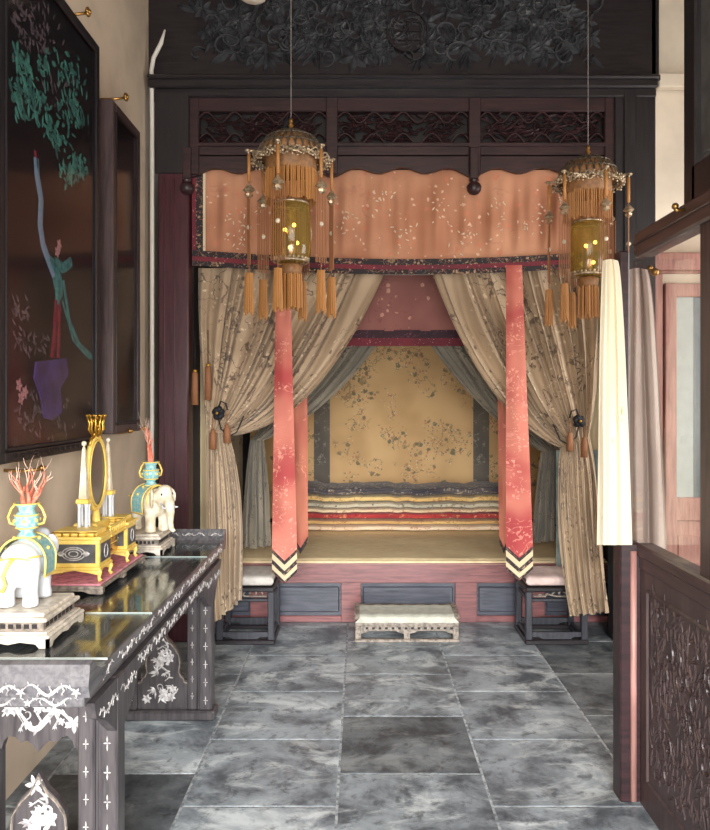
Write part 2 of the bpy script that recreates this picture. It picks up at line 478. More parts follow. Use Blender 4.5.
MB().box(WL-.1, WR+.1, YF-.1, 7.3, CZ, CZ+.1).build('ceiling', 'ceiling_paint', kind='structure')
b = MB()   # back wall right of the alcove partition, with papered bays
b.box(1.90, WR, YB+.05, YB+.14, 0, CZ)
b.build('wall_back', 'plaster_white', kind='structure')
b = MB(); b.box(1.98, WR, YB-.04, YB+.02, Z(88, 5), Z(74, 5), .006)
b.box(1.94, 1.965, YB-.02, YB+.02, 2.45, CZ)
b.build('trim_1', 'plaster_white', kind='structure')
b = MB()   # wall behind the viewer with a wide doorway to the courtyard
DX0, DX1, DZ = -1.25, 1.9, 2.55
b.box(WL-.1, DX0, YF-.12, YF, 0, CZ); b.box(DX1, WR+.1, YF-.12, YF, 0, CZ); b.box(DX0, DX1, YF-.12, YF, DZ, CZ)
b.build('wall_front', 'plaster_beige', kind='structure')
b = MB(); b.box(DX0, DX0+.07, YF-.14, YF+.04, 0, DZ); b.box(DX1-.07, DX1, YF-.14, YF+.04, 0, DZ); b.box(DX0, DX1, YF-.14, YF+.04, DZ-.08, DZ)
b.build('trim_2', 'screen_wood', kind='structure')

# rose-wood glazed door seen through the screen glass
YD = YB
d = MB(); x0 = X(645, YD); 
d.box(x0, x0+.10, YD-.05, YD+.02, 0, Z(262, YD), .006); d.box(WR-.12, WR-.02, YD-.05, YD+.02, 0, Z(262, YD), .006)
d.box(x0, WR-.02, YD-.06, YD+.02, Z(272, YD), Z(254, YD), .006)
dr = d.build('door_1', 'rose_wood', kind='structure')
d = MB(); lx0, lx1 = x0+.12, x0+.50; zt, zb = Z(284, YD), .06
for k_ in range(2):
    xa = lx0+k_*.42; xb = xa+.40
    d.box(xa, xa+.075, YD-.045, YD+.01, zb, zt, .005); d.box(xb-.075, xb, YD-.045, YD+.01, zb, zt, .005)
    d.box(xa+.02, xb-.02, YD-.041, YD+.008, zt-.09, zt-.003, .005); d.box(xa+.02, xb-.02, YD-.041, YD+.008, Z(520, YD), Z(497, YD), .005)
    d.box(xa+.02, xb-.02, YD-.041, YD+.008, zb+.003, zb+.1, .005); d.box(xa+.05, xb-.05, YD-.02, YD+.005, zb, Z(515, YD))
    d.box(xa+.09, xb-.09, YD-.032, YD-.015, .22, Z(535, YD), .004)
d.build('door_leaf', 'rose_wood', dr)
g = MB(); g.box(lx0+.07, lx0+.2, YD-.01, YD+.005, Z(500, YD), zt-.08); g.build('door_pane', 'grey_glass', dr)
g = MB(); g.box(lx0+.2, lx0+.33, YD-.012, YD+.005, Z(500, YD), zt-.08); g.build('door_pane', 'grey_glass_dark', dr)
g = MB(); g.box(lx0+.42+.07, lx0+.42+.33, YD-.01, YD+.005, Z(500, YD), zt-.08); g.build('door_pane', 'grey_glass', dr)

# ------------------------------------------------------------------ alcove partition
YP = 5.0
pt = thing('carved_partition', (.3, YP, 0), 'tall dark carved wooden partition framing the bed alcove, with pierced frieze', 'partition')
xl, xr = X(152, YP), X(653, YP)
b = MB(); b.box(xl, xr, YP-.10, YP+.06, Z(93, YP), Z(80, YP), .01); b.box(xl, xr, YP-.13, YP+.04, Z(86, YP), Z(82, YP), .008)
b.box(xl, xr, YP-.06, YP+.05, Z(100, YP), Z(92, YP), .006); b.build('lintel', 'black_wood_h', pt)
b = MB(); b.box(xl-.02, xr+.04, YP, YP+.06, Z(82, YP), CZ); b.box(xl-.02, xr+.04, YP-.03, YP+.01, Z(82, YP), Z(76, YP), .005)
b.build('upper_panel', 'black_wood_h', pt)
mp = lambda u, v, h: Vector((u, YP-h, v))
b = MB(); vinework(b, mp, X(180, 5), X(610, 5), Z(74, 5), 4.45, 3, 300, .03, .17)
m_plain('relief_wood', (70,72,76), .42, scale=14, c2=(40,40,44)); b.build('floral_relief', 'relief_wood', pt)
b = MB(); cx, cz = X(407, 5), Z(33, 5)
pts = [(cx+.135*math.cos(a*PI/16), cz+.135*math.sin(a*PI/16)) for a in range(33)]
b.prism(pts[:-1], mp, 0, .02); b.stroke(mp, pts, .02, .035, False)
for a in range(3):
    b.stroke(mp, [(cx-.09, cz-.06+a*.06), (cx+.09, cz-.06+a*.06)], .02, .032, False)
b.stroke(mp, [(cx, cz-.1), (cx, cz+.1)], .02, .032, False); b.stroke(mp, [(cx-.09, cz-.09), (cx-.09, cz+.06)], .018, .032, False); b.stroke(mp, [(cx+.09, cz-.09), (cx+.09, cz+.06)], .018, .032, False)
b.build('medallion', 'black_wood_h', pt)
# posts
b = MB(); b.box(X(160, 5), X(190, 5), YP-.05, YP+.09, 0, Z(100, 5), .008)
for px in (166, 176): b.box(X(px, 5)-.005, X(px, 5)+.005, YP-.056, YP-.04, 0, Z(180, 5), .002)
b.build('post', 'maroon_wood', pt)
b = MB(); b.box(X(612, 5), X(653, 5), YP-.05, YP+.09, 0, Z(93, 5), .008); b.box(X(621, 5), X(633, 5), YP-.062, YP-.04, 0, Z(93, 5), .004)
b.build('post', 'black_wood', pt)
b = MB(); b.box(X(157, 5), X(191, 5), YP-.062, YP-.045, Z(176, 5), Z(96, 5), .004); b.build('corner_board', 'black_wood', pt)
# frieze
b = MB()
fx0, fx1 = X(192, 5), X(612, 5)
b.box(fx0, fx1, YP-.03, YP+.03, Z(113, 5), Z(98, 5), .005)
b.box(fx0, fx1, YP-.02, YP+.03, Z(158, 5), Z(145, 5), .005)
b.box(fx0, fx1, YP-.035, YP+.0, Z(148, 5), Z(144, 5), .004)
for px in (194, 332, 474, 609): b.box(X(px-6, 5), X(px+6, 5), YP-.036, YP+.032, Z(176, 5), Z(96, 5), .006)
out = []
N = 84
for i in range(N+1):
    u = fx0+(fx1-fx0)*i/N; bay = (i/N*3) % 1; e = abs(bay-.5)*2
    out.append((u, Z(171+5*math.cos(i/N*3*2*PI*3)*.6+4*(e**4), 5)))
out += [(fx1, Z(156, 5)), (fx0, Z(156, 5))]
b.prism(out, lambda u, v, h: Vector((u, YP-h, v)), -.01, .02)
b.build('frieze_frame', 'frieze_wood', pt)
for i, (a0, a1) in enumerate(((200, 326), (338, 468), (480, 603))):
    b = MB(); u0, u1, v0, v1 = X(a0, 5), X(a1, 5), Z(145, 5), Z(113, 5)
    Q = random.Random(40+i)
    for q in range(120):
        b.leaf(lambda u, v, h: Vector((u, YP-.006-h, v)), Q.uniform(u0+.03, u1-.06), Q.uniform(v0+.01, v1-.01), Q.choice((0, PI))+Q.gauss(0, .35), Q.uniform(.05, .10), Q.uniform(.014, .026), .014, Q.uniform(-.5, .5))
    for r in (0, 2):      # thin wavy tendrils
        for ph in (0,):
            b.stroke(lambda u, v, h: Vector((u, YP-.005-h, v)), [(u0+(u1-u0)*q/44, v0+(v1-v0)*((r+.5)/3)+(v1-v0)*.17*math.sin(q/44*PI*9+ph)) for q in range(45)], .016, .014, False)
    vinework(b, lambda u, v, h: Vector((u, YP-.008-h, v)), u0, u1, v0+.005, v1-.005, 20+i, 12, .012, .07)
    b.build('openwork_panel', 'frieze_wood', pt)
b = MB(); b.box(fx0, fx1, YP+.035, YP+.045, Z(166, 5), Z(99, 5)); b.build('frieze_backing', 'backing_black', pt)
for px, py in ((187, 187), (474, 187)):
    b = MB(); c = P(px, py, 4.95)
    b.lathe([(0, .055), (.03, .052), (.034, .04), (.022, .032), (.04, .02), (.05, 0), (.046, -.025), (.03, -.045), (0, -.055)], c, 16)
    b.box(c.x-.028, c.x+.028, c.y-.014, YP-.01, c.z+.045, Z(150, 5), .005)
    b.build('pendant_knob', 'frieze_wood', pt)
# bed alcove shell (side boards, top boards, back boards)
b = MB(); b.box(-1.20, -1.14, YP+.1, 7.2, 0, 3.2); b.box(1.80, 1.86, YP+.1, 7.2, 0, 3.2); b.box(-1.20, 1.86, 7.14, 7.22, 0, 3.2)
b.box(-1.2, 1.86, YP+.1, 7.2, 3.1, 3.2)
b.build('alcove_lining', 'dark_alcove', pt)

# ------------------------------------------------------------------ bed
YE = 5.4; BZ = .45; bx0, bx1 = -1.12, 1.78
bed = thing('platform_bed', (.33, 6.2, 0), 'built-in platform bed with red rail and dark front panels under a straw-coloured mat', 'bed')
b = MB(); b.box(bx0, bx1, YE+.01, 7.1, Z(582, YE)+.0, BZ-.02); b.box(bx0, bx1, YE-.01, YE+.04, Z(583, YE), Z(562, YE), .006)
b.box(bx0, bx1, YE, YE+.04, 0, .045, .005)
for a0, a1 in ((341, 361), (455, 477), (250, 276), (522, 545)):
    b.box(X(a0, YE), X(a1, YE), YE-.005, YE+.04, 0, Z(581, YE), .004)
b.build('bed_frame', 'red_rail', bed)
for a0, a1 in ((203, 252), (275, 342), (360, 456), (476, 523), (544, 605)):
    b = MB(); u0, u1 = X(a0, YE), X(a1, YE); b.box(u0, u1, YE+.02, YE+.035, .04, Z(582, YE))
    b.box(u0+.02, u1-.02, YE+.008, YE+.025, .07, Z(587, YE), .008)
    b.build('front_panel', 'blue_black_panel', bed)
b = MB()
b.grid(lambda u, v: Vector((bx0+.01+(bx1-bx0-.02)*u, YE-.012+1.66*v+(0 if v > 0 else 0), BZ+.006*fbm(u*9, v*5, 1, 2)+(-.028*(1-min(1, v*40))))), 80, 40, uvf=lambda u, v: (u*2.9, v*1.7))
b.box(bx0+.01, bx1-.01, YE-.008, 7.1, BZ-.03, BZ-.01)
b.build('straw_mat', 'bed_mat', bed)
# quilts
qh = [.052, .046, .06, .04, .05, .06, .082]; names = [6, 5, 4, 3, 2, 1, 0]
ql = ['ivory folded quilt with pink sprigs, lowest of the stack on the bed', 'thin gold folded quilt lying just below the red one', 'crimson folded quilt in the middle of the stack', 'cream folded quilt lying just above the red one', 'sage grey folded quilt between the yellow and cream ones', 'yellow folded quilt lying directly under the dark top one', 'dark patterned folded quilt lying on top of the stack']
zq = BZ+.008
for i, h in enumerate(qh):
    b = MB(); q0, q1 = -.66+.015*fbm(i, 1, 1.7), 1.36+.02*fbm(i, 4, 1.3); yf = 6.5+.012*(i % 3); dep = .5
    def fn(u, v, h=h, q0=q0, q1=q1, yf=yf, z0=zq, i=i):
        x = q0+(q1-q0)*u; th = v*2*PI; c, s_ = math.cos(th), math.sin(th)
        e = min(1, u/.02, (1-u)/.02); e = max(.12, math.sqrt(max(0, 1-(1-e)**2)))
        yy = -c*(dep/2-h/2); 
        yy += -h/2*c
        front = max(0, -(-c))
        prof = (abs(s_)**.55)*(1 if s_ > 0 else -1)
        zz = prof*h/2*e
        pinch = .25*h*math.exp(-(zz/(h*.13))**2) if c > .2 else 0
        wav = .030*fbm(x*3, i*3, 1)+.014*fbm(x*13, i, 1)
        sag = .004*fbm(x*3, zz*30, 1, i)
        return Vector((x, yf+dep/2+yy*1.0+pinch+wav, z0+h/2+zz*(1-.02)+(.022*fbm(x*3, 3, 1)+.010*fbm(x*11, 8, 1))*(z0-BZ+(h if s_ > 0 else 0))/.3))
    b.grid(fn, 120, 32, uvf=lambda u, v: (fn(u, v).x+i*3, (fn(u, v).z+fn(u, v).y)*1.3))
    single('folded_quilt', b, QUILTS[names[i]][0], ql[i], 'quilt', 'folded quilts stacked at the back of the bed')
    zq += h
# wall hanging
b = MB(); YH = 7.08
b.grid(lambda u, v: Vector((X(250, YH)+(X(560, YH)-X(250, YH))*u, YH+.008*fbm(u*14, v*3, 1), BZ+.03+(2.25)*v)), 60, 40, uvf=lambda u, v: (u*2.92, v*2.25))
bh = thing('silk_wall_hanging', (.4, YH, BZ), 'golden silk wall hanging with scattered blossoms across the back of the bed', 'wall hanging')
b.build('hanging_cloth', 'back_hanging', bh)
for px in (322, 481):
    b = MB(); xx = X(px, YH); b.grid(lambda u, v: Vector((xx-.075+.15*u, YH-.012, BZ+.03+2.2*v)), 4, 30, uvf=lambda u, v: (u*.15, v*2.2))
    b.build('border_strip', 'back_border', bh)
# dark side hangings inside the bed
for sx, lab in ((-1, 'dim grey silk hanging on the left inner side of the bed'), (1, 'dim grey silk hanging on the right inner side of the bed')):
    b = MB(); x_ = -1.10 if sx < 0 else 1.76
    b.grid(lambda u, v: Vector((x_+.012*math.sin(u*50), 5.55+1.45*u, BZ+.03+2.2*v)), 80, 20, uvf=lambda u, v: (u*1.5, v*2.2))
    single('side_hanging', b, 'curtain_silk_inner', lab, 'wall hanging')

# ------------------------------------------------------------------ valances
YV = 5.02
def valance_bottom(px): return 263+9*math.sin(PI*min(1, max(0, (px-192)/425)))+ (0 if px > 300 else 0)
va = thing('outer_valance', (.1, YV, Z(268, YV)), 'long peach silk valance with dark embroidered border across the alcove front', 'valance')
vx0, vx1 = 203, 616
def vfn(px, t):
    py = 170+(valance_bottom(px)-7-170)*t
    return P(px, py, YV+.03+(.016*math.sin(px*.21+t*2)+.008*math.sin(px*.47))*math.sin(PI*min(1, t*1.02)))
b = MB(); b.grid(lambda u, v: vfn(vx0+(vx1-vx0)*u, v), 200, 18, uvf=lambda u, v: (u*2.7, v*.62)); vcl = b
def vband(o0, o1, dy, nm, mat):
    b = MB(); b.grid(lambda u, v: P(192+(vx1+3-192)*u, valance_bottom(192+(vx1-192)*u)-7+o0+(o1-o0)*v, YV-.004-dy), 120, 2, uvf=lambda u, v: (u*2.7, (o0+(o1-o0)*v)*.0066)); return b.build(nm, mat, va)
vband(-6, 1, .002, 'border_band', 'band_black'); vband(0, 5, .006, 'red_piping', 'band_red'); vband(4.5, 9.5, .009, 'border_band', 'band_black')
for a0, a1, mat, nm in ((192, 196, 'band_red', 'side_piping'), (196, 203, 'band_black', 'side_band'), (203, 205.5, 'band_white', 'side_edge')):
    b = MB(); b.grid(lambda u, v: P(a0+(a1-a0)*u, 172+(valance_bottom(195)-176+2)*v, YV-.003), 2, 20, uvf=lambda u, v: (u*.04, v*.6)); b.build(nm, mat, va)
# embroidered motifs on the valance (flower-basket clusters)
b = vcl; b.cm = 1; R = random.Random(8)
for cpx, cpy, n in ((236, 222, 16), (238, 240, 10), (300, 200, 8), (345, 225, 14), (380, 205, 14), (405, 235, 16), (440, 210, 12), (470, 240, 16), (500, 215, 14), (535, 225, 14), (570, 200, 12), (268, 212, 8)):
    for k_ in range(n):
        c = P(cpx+R.gauss(0, 7), cpy+R.gauss(0, 9), YV)
        b.leaf(lambda u, v, h: Vector((u, YV+.004-h, v)), c.x, c.z, R.uniform(0, 6.28), R.uniform(.012, .03), .01, .003)
b.build('valance_cloth', ['valance_silk', 'embroidery_light'], va)

YI = 5.52
vi = thing('inner_valance', (.2, YI, Z(345, YI)), 'dusky rose inner valance with purple border hanging inside the alcove', 'valance')
b = MB(); b.grid(lambda u, v: P(215+350*u, 262+(331-262)*v, YI+.012*math.sin(u*60)*v), 140, 12, uvf=lambda u, v: (u*2.6, v*.5)); b.build('valance_cloth', 'inner_valance_silk', vi)
b = MB(); b.grid(lambda u, v: P(215+350*u, 330+8*v, YI-.008), 90, 2, uvf=lambda u, v: (u*2.6, v*.07)); b.build('border_band', 'band_purple', vi)
b = MB(); b.grid(lambda u, v: P(215+350*u, 338+8*v, YI-.010), 90, 2, uvf=lambda u, v: (u*2.6, v*.07)); b.build('border_band', 'band_red', vi)
b = MB(); b.grid(lambda u, v: P(215+350*u, 270+5*v, YI-.010), 20, 2, uvf=lambda u, v: (u*2.6, v*.07)); b.build('top_hem', 'cloth_cream', vi)

# ------------------------------------------------------------------ curtains
def bez(a, c, d, t): return a*(1-t)**2+c*2*t*(1-t)+d*t*t
def swept(name, lab, mat, T0, T1, C0, C1, K0, K1, tail, Y0, Yk, folds=14, amp=.035, seed=0, grp=None, lining=None, tw=None):
    """cloth hung along T0..T1, drawn into a tie K0..K1, then falling to the tail; all px,py pairs at depth Y"""
    th = thing(name, tuple(P((K0[0]+K1[0])/2, K0[1], Yk)), lab, 'curtain', grp)
    V = lambda p: Vector(p)
    def fn(u, v):
        w = u+.03*math.sin(u*23+seed)*(1-0)
        T = V(T0).lerp(V(T1), u); C = V(C0).lerp(V(C1), u**1.1); K = V(K0).lerp(V(K1), u)
        q = bez(T, C, K, v)
        ph = w*folds*2*PI+fbm(u*6, v*2, 1, seed)*2.2
        a = amp*(.55+.9*v*(1-v)*2)*(1-.45*v)
        z_ = Y0+(Yk-Y0)*v+a*math.sin(ph)+.35*a*math.sin(ph*2.3+seed)-.09*math.sin(PI*u)*v**2
        # side sway so creases read from the front as well
        q = Vector((q.x+1.2*math.cos(ph)*(1-.3*v), q.y+.8*math.cos(ph*.5)*v))
        return P(q.x, q.y, z_)
    b = MB(); b.grid(fn, 220, 46, uvf=lambda u, v: (u*1.5, -v*1.3)); b.build('drape', mat, th)
    b = MB(); L0, L1, M0, M1, B0, B1 = [V(p) for p in tail]
    def tf(u, v):
        K = V(K0).lerp(V(K1), u); M = L0.lerp(L1, u); B = M0.lerp(M1, u); E = B0.lerp(B1, u)
        q = K*(1-v)**3+M*3*v*(1-v)**2+B*3*v*v*(1-v)+E*v**3
        ph = u*folds*.5*2*PI+seed+fbm(u*5, v*2.5, 1, seed+3)*2
        a = .030*(.5+.9*v)
        z_ = Yk-.08*math.sin(PI*u)*(1-v)**2-(.10*min(1, v*1.5) if Yk < 5.2 else 0)+a*math.sin(ph)*(1 if Yk > 5.2 else .8)+.012*math.sin(ph*1.9)
        return P(q.x+1.6*math.cos(ph)*v, q.y+1.2*v**8*math.sin(ph*.7), z_)
    b.grid(tf, 110, 40, uvf=lambda u, v: (u*1.3, -1.3-v*1.2)); b.build('tail', mat, th)
    return th
cl = swept('tied_curtain', 'beige flowered silk curtain drawn back to the left of the bed', 'curtain_silk', (199,268), (388,268), (199,350), (318,428), (207,430), (229,436),
   [(203,470), (243,470), (207,560), (243,540), (213,624), (241,600)], 5.14, 4.90, 14, .040, 1, 'outer bed curtains')
cr = swept('tied_curtain', 'beige flowered silk curtain drawn back to the right of the bed', 'curtain_silk', (599,268), (430,268), (604,360), (480,412), (590,437), (560,448),
   [(600,480), (556,480), (600,540), (556,560), (608,612), (570,616)], 5.14, 4.90, 14, .040, 2, 'outer bed curtains')
swept('tied_curtain', 'grey-green inner bed curtain drawn to the left, behind the beige one', 'curtain_silk_inner', (296,343), (377,343), (285,390), (325,420), (250,440), (264,440),
   [(246,470), (268,470), (243,520), (270,520), (243,548), (270,547)], 5.70, 5.60, 7, .025, 3, 'inner bed curtains')
swept('tied_curtain', 'grey-green inner bed curtain drawn to the right, behind the beige one', 'curtain_silk_inner', (515,343), (428,343), (520,390), (482,420), (556,450), (541,452),
   [(556,480), (536,480), (556,520), (533,520), (556,542), (531,542)], 5.70, 5.60, 7, .025, 4, 'inner bed curtains')
for a0, a1, yb_, lab, mat in ((197, 222, 585, 'straw-coloured flat cloth panel hanging beside the maroon post', 'side_cloth'), (574, 603, 585, 'straw-coloured flat cloth panel hanging behind the white curtain', 'side_cloth')):
    b = MB(); b.grid(lambda u, v: P(a0+(a1-a0)*u, 268+(yb_-268)*v, 5.31+.012*math.sin(u*12)), 20, 20, uvf=lambda u, v: (u*.2, v*2.2))
    single('side_panel_cloth', b, mat, lab, 'curtain')
b = MB(); b.grid(lambda u, v: P(556+43*u+(0), 450+(590+14*u-450)*v, 5.27+.012*math.sin(u*16)), 30, 20, uvf=lambda u, v: (u*.2, v*2.2))
single('curtain_lining', b, 'lining_green', 'pale green lining cloth showing behind the right beige curtain tail', 'curtain')

# tie-backs
def tieback(px, py, lab, sx):
    c = P(px, py, 4.77); t = thing('curtain_tieback', tuple(c), lab, 'tieback', 'tasselled curtain tiebacks')
    b = MB(); R = random.Random(px)
    for i in range(26):
        a = R.uniform(0, 6.28); e = R.uniform(-1.2, 1.2); r = .035
        d = Vector((math.cos(a)*math.cos(e), math.sin(a)*math.cos(e)*.6, math.sin(e)))
        b.ball(c+d*r*R.uniform(.4, 1), (.018, .014, .018), 8)
    b.build('knot_flower', 'black_knot', t)
    b = MB(); b.tube([c+Vector((0, 0, .03)), c+Vector((sx*.02, -.01, .075)), c+Vector((sx*.05, 0, .06)), c+Vector((sx*.06, 0, .02))], .006, 6)
    b.tube([c+Vector((0, 0, -.02)), c+Vector((sx*.02, -.01, -.10)), c+Vector((sx*.07, 0, -.15)), c+Vector((sx*.12, 0, -.12)), c+Vector((sx*.16, .02, -.02))], .005, 6)
    b.build('cord', 'black_knot', t)
    for dx, dz, h in ((sx*.06, -.09, .10), (-sx*.03, -.12, .11)):
        b = MB(); q = c+Vector((dx, -.012, dz)); b.tube([q+Vector((0, 0, .09)), q+Vector((0, 0, .02))], .003, 6)
        b.lathe([(.004, .02), (.014, .012), (.012, 0), (.02, -.01), (.022, -h), (0, -h)], q, 12, ripple=.08, rn=6); b.build('tassel', 'brown_fringe', t)
    b = MB(); b.ball(c+Vector((sx*.0, -.03, 0)), (.01, .01, .01), 8); b.build('bead', 'bright_gold', t)
tieback(218, 413, 'black flower-knot tieback with brown tassels on the left beige curtain', 1)
tieback(579, 421, 'black flower-knot tieback with brown tassels on the right beige curtain', -1)
# hooked pendant tassels near the maroon post
for px, py0, py1, lab in ((195, 371, 405, 'small orange tassel pendant hanging closest to the maroon post'), (208, 365, 400, 'small orange tassel pendant hanging just above the left tieback')):
    Yt = 4.86; t = thing('tassel_pendant', tuple(P(px, py1, Yt)), lab, 'tassel', 'small hanging tassel pendants')
    c = P(px, py0, Yt); h = (py1-py0)*Yt/FPX
    b = MB(); b.tube([P(px, 330, Yt), c], .003, 6); b.build('cord', 'black_knot', t)
    b = MB(); b.ball(c+Vector((0, 0, .0)), (.014, .014, .012), 10); b.build('metal_cap', 'bright_gold', t)
    b = MB(); b.lathe([(.01, -.005), (.019, -.015), (.021, -h), (0, -h)], c, 14, ripple=.08, rn=7); b.build('tassel_fringe', 'brown_fringe', t)

# red streamers
def streamer(pa, pb, ya, yb, Y, lab, mat, plain=False, grp=None, pull=0):
    """pa=(x0,x1) at the top, pb at the bottom"""
    t = thing('hanging_streamer', tuple(P((pb[0]+pb[1])/2, yb, Y)), lab, 'streamer', grp)
    ye = yb-(0 if plain else 22); slope = 12
    def ctr(v): return (pa[0]*(1-v)+pb[0]*v, pa[1]*(1-v)+pb[1]*v)
    def fn(u, v):
        l, r = ctr(v); dip = (1-abs(2*u-1))*slope*(v**10)
        return P(l+(r-l)*u, ya+(ye-slope-ya)*v+dip, Y-.012*math.cos((u-.5)*PI)-.006*math.sin(v*14+pa[0])*math.cos(u*PI*2))
    b = MB(); b.grid(fn, 10, 60, uvf=lambda u, v: (u*.13, v*2.1+pa[0])); b.build('ribbon', mat, t)
    l, r = pb; bands = [('band_black', 0, 4), ('band_white', 4, 10), ('band_black', 10, 15), ('band_white', 15, 20), ('band_black', 20, 23)] if not plain else [('band_black', 0, 6)]
    for m_, o0, o1 in bands:
        b = MB(); b.grid(lambda u, v: P(l+(r-l)*u, ye-slope+o0+(o1-o0)*v+(1-abs(2*u-1))*slope*1.0, Y-.014*math.cos((u-.5)*PI)-.002), 10, 1, uvf=lambda u, v: (u*.13, v*.04+o0)); b.build('chevron_band', m_, t)
    return t
streamer((276,290), (272,297), 267, 583, 4.72, 'red silk streamer hanging in front of the left bed curtain', 'ribbon_silk', grp='red streamers')
streamer((506,522), (506,533), 265, 580, 4.72, 'red silk streamer hanging in front of the right bed curtain', 'ribbon_silk', grp='red streamers')
streamer((292,307), (293,308), 345, 548, 5.30, 'orange silk streamer hanging behind the left red streamer', 'ribbon_silk_orange', True, 'inner streamers')
streamer((497,507), (499,509), 345, 548, 5.30, 'orange silk streamer hanging behind the right red streamer', 'ribbon_silk_orange', True, 'inner streamers')

# ------------------------------------------------------------------ side stools and footstool
def stool(px0, px1, lab, clab, cmat):
    Y = 4.90; x0, x1 = X(px0, Y), X(px1, Y); y0, y1 = Y, Y+.36; zt = .375
    t = thing('side_stool', ((x0+x1)/2, Y+.18, 0), lab, 'stool', 'dark stools flanking the bed')
    b = MB(); b.box(x0, x1, y0, y1, zt-.03, zt, .006); b.build('seat', 'black_wood_h', t)
    for xa in (x0, x1-.042):
        for ya in (y0, y1-.042):
            b = MB(); b.box(xa, xa+.042, ya, ya+.042, .03, zt-.03, .005); b.build('leg', 'stool_wood', t)
    b = MB()
    for yy in (y0+.008, y1-.03):
        b.box(x0+.04, x1-.04, yy, yy+.02, zt-.095, zt-.075, .004)
        out = [(x0+.04, .05), (x0+.09, .05), (x0+.11, .035), (x1-.11, .035), (x1-.09, .05), (x1-.04, .05), (x1-.04, .08), (x0+.04, .08)]
        b.prism(out, lambda u, v, h: Vector((u, yy+h, v)), 0, .02)
    for xx in (x0+.01, x1-.03): b.box(xx, xx+.02, y0+.04, y1-.04, zt-.095, zt-.075, .004); b.box(xx, xx+.02, y0+.04, y1-.04, .035, .06, .004)
    b.build('stretcher', 'stool_wood', t)
    b = MB(); b.box(x0-.006, x1+.006, y0-.006, y1+.006, 0, .035, .008); 
    b = MB(); 
    for yy in (y0-.004, y1-.036): b.box(x0-.004, x1+.004, yy, yy+.04, .0, .032, .006)
    for xx in (x0-.004, x1-.036): b.box(xx, xx+.04, y0+.02, y1-.02, .0, .032, .006)
    b.build('floor_runner', 'black_wood_h', t)
    b = MB(); mp = lambda u, v, h: Vector((u, y0+.008-h, v))
    b.stroke(mp, [(x0+.05, zt-.06), (x0+.13, zt-.06), (x0+.14, zt-.045), (x0+.2, zt-.06), (x1-.05, zt-.06)], .012, .006, False); 
    for i in range(6): b.leaf(mp, x0+.08+i*.045, zt-.05, .4*i, .03, .014, .006)
    b.build('carved_apron', 'stand_grey', t)
    b = MB()
    def cf(u, v):
        th = v*2*PI; c, s_ = math.cos(th), math.sin(th); h = .035
        ex = min(1, u/.06, (1-u)/.06); ex = .3+.7*math.sqrt(max(0, 1-(1-ex)**2))
        yy = math.copysign(abs(c)**.3, c)*(.175); zz = math.copysign(abs(s_)**.5, s_)*h*ex
        return Vector((x0+.004+(x1-x0-.008)*u, Y+.18+yy, zt+.002+h+zz+.004*fbm(u*5, v*4, 1)*(1 if s_ > 0 else 0)))
    b.grid(cf, 30, 32, uvf=lambda u, v: (u*.4, v*.8))
    single('stool_cushion', b, cmat, clab, 'cushion', 'cushions on the flanking stools')
stool(216, 274, 'dark square stool under the left bed curtain tail', 'pale grey cushion on the left stool', 'cushion_pale')
stool(526, 588, 'dark square stool under the right bed curtain tail', 'pale pink cushion on the right stool', 'cushion_pink')

Yf = 4.95; fx0_, fx1_ = X(355, Yf), X(459, Yf)
t = thing('footstool', ((fx0_+fx1_)/2, Yf+.13, 0), 'low carved footstool centred on the floor in front of the bed', 'footstool')
b = MB(); b.box(fx0_, fx1_, Yf, Yf+.27, .105, .135, .005); b.build('stool_top', 'stand_grey', t)
for xa in (fx0_, fx1_-.04):
    for ya in (Yf, Yf+.23):
        b = MB(); b.box(xa, xa+.04, ya, ya+.04, .018, .106, .005); b.build('leg', 'stand_grey', t)
b = MB(); mpf = lambda u, v, h: Vector((u, Yf+.012-h, v)); fc = (fx0_+fx1_)/2
for a0, a1 in ((fx0_+.04, fc-.02), (fc+.02, fx1_-.04)):
    b.prism([(a0, .106), (a0, .055), (a0+.03, .062), (a0+.06, .075), (a1-.06, .075), (a1-.03, .062), (a1, .055), (a1, .106)], mpf, -.01, .004)
b.prism([(fc-.02, .106), (fc-.02, .02), (fc-.035, .012), (fc+.035, .012), (fc+.02, .02), (fc+.02, .106)], mpf, -.012, .006)
b.build('apron', 'stand_grey', t)
b = MB()
for i in range(14):
    u = fx0_+.07+i*.043; b.box(u, u+.018, Yf+.004, Yf+.0085, .084, .098)
b.build('apron_piercing', 'dark_hole', t)
b = MB(); 
for ya in (Yf-.004, Yf+.236): b.box(fx0_-.004, fx1_+.004, ya, ya+.038, 0, .02, .004)
for xa in (fx0_-.004, fx1_-.034): b.box(xa, xa+.038, Yf+.02, Yf+.25, 0, .02, .004)
b.build('floor_runner', 'stand_grey', t)
for xa, s_ in ((fx0_, 1), (fx1_, -1)):
    b = MB(); b.prism([(Yf+.02, .135), (Yf+.0, .155), (Yf+.03, .178), (Yf+.24, .198), (Yf+.27, .18), (Yf+.26, .135)], lambda u, v, h: Vector((xa+s_*h, u, v)), -.004, .03); b.build('scroll_end', 'stand_grey', t)
b = MB()
prof = [(Yf-.012, .132), (Yf-.014, .150), (Yf-.004, .168), (Yf+.02, .178), (Yf+.12, .180), (Yf+.24, .190), (Yf+.25, .14)]
def cfn(u, v):
    i = min(len(prof)-2, int(v*(len(prof)-1))); f_ = v*(len(prof)-1)-i; a_ = prof[i]; c_ = prof[i+1]
    return Vector((fx0_+.03*(1 if v > .3 else v/.3)+(fx1_-fx0_-.06*(1 if v > .3 else v/.3))*u, a_[0]*(1-f_)+c_[0]*f_, a_[1]*(1-f_)+c_[1]*f_+.002*math.sin(u*40)))
b.grid(cfn, 40, 24, uvf=lambda u, v: (u*.7, v*.35))
single('footstool_pad', b, 'cloth_cream', 'cream cloth pad covering the top of the footstool', 'cushion')

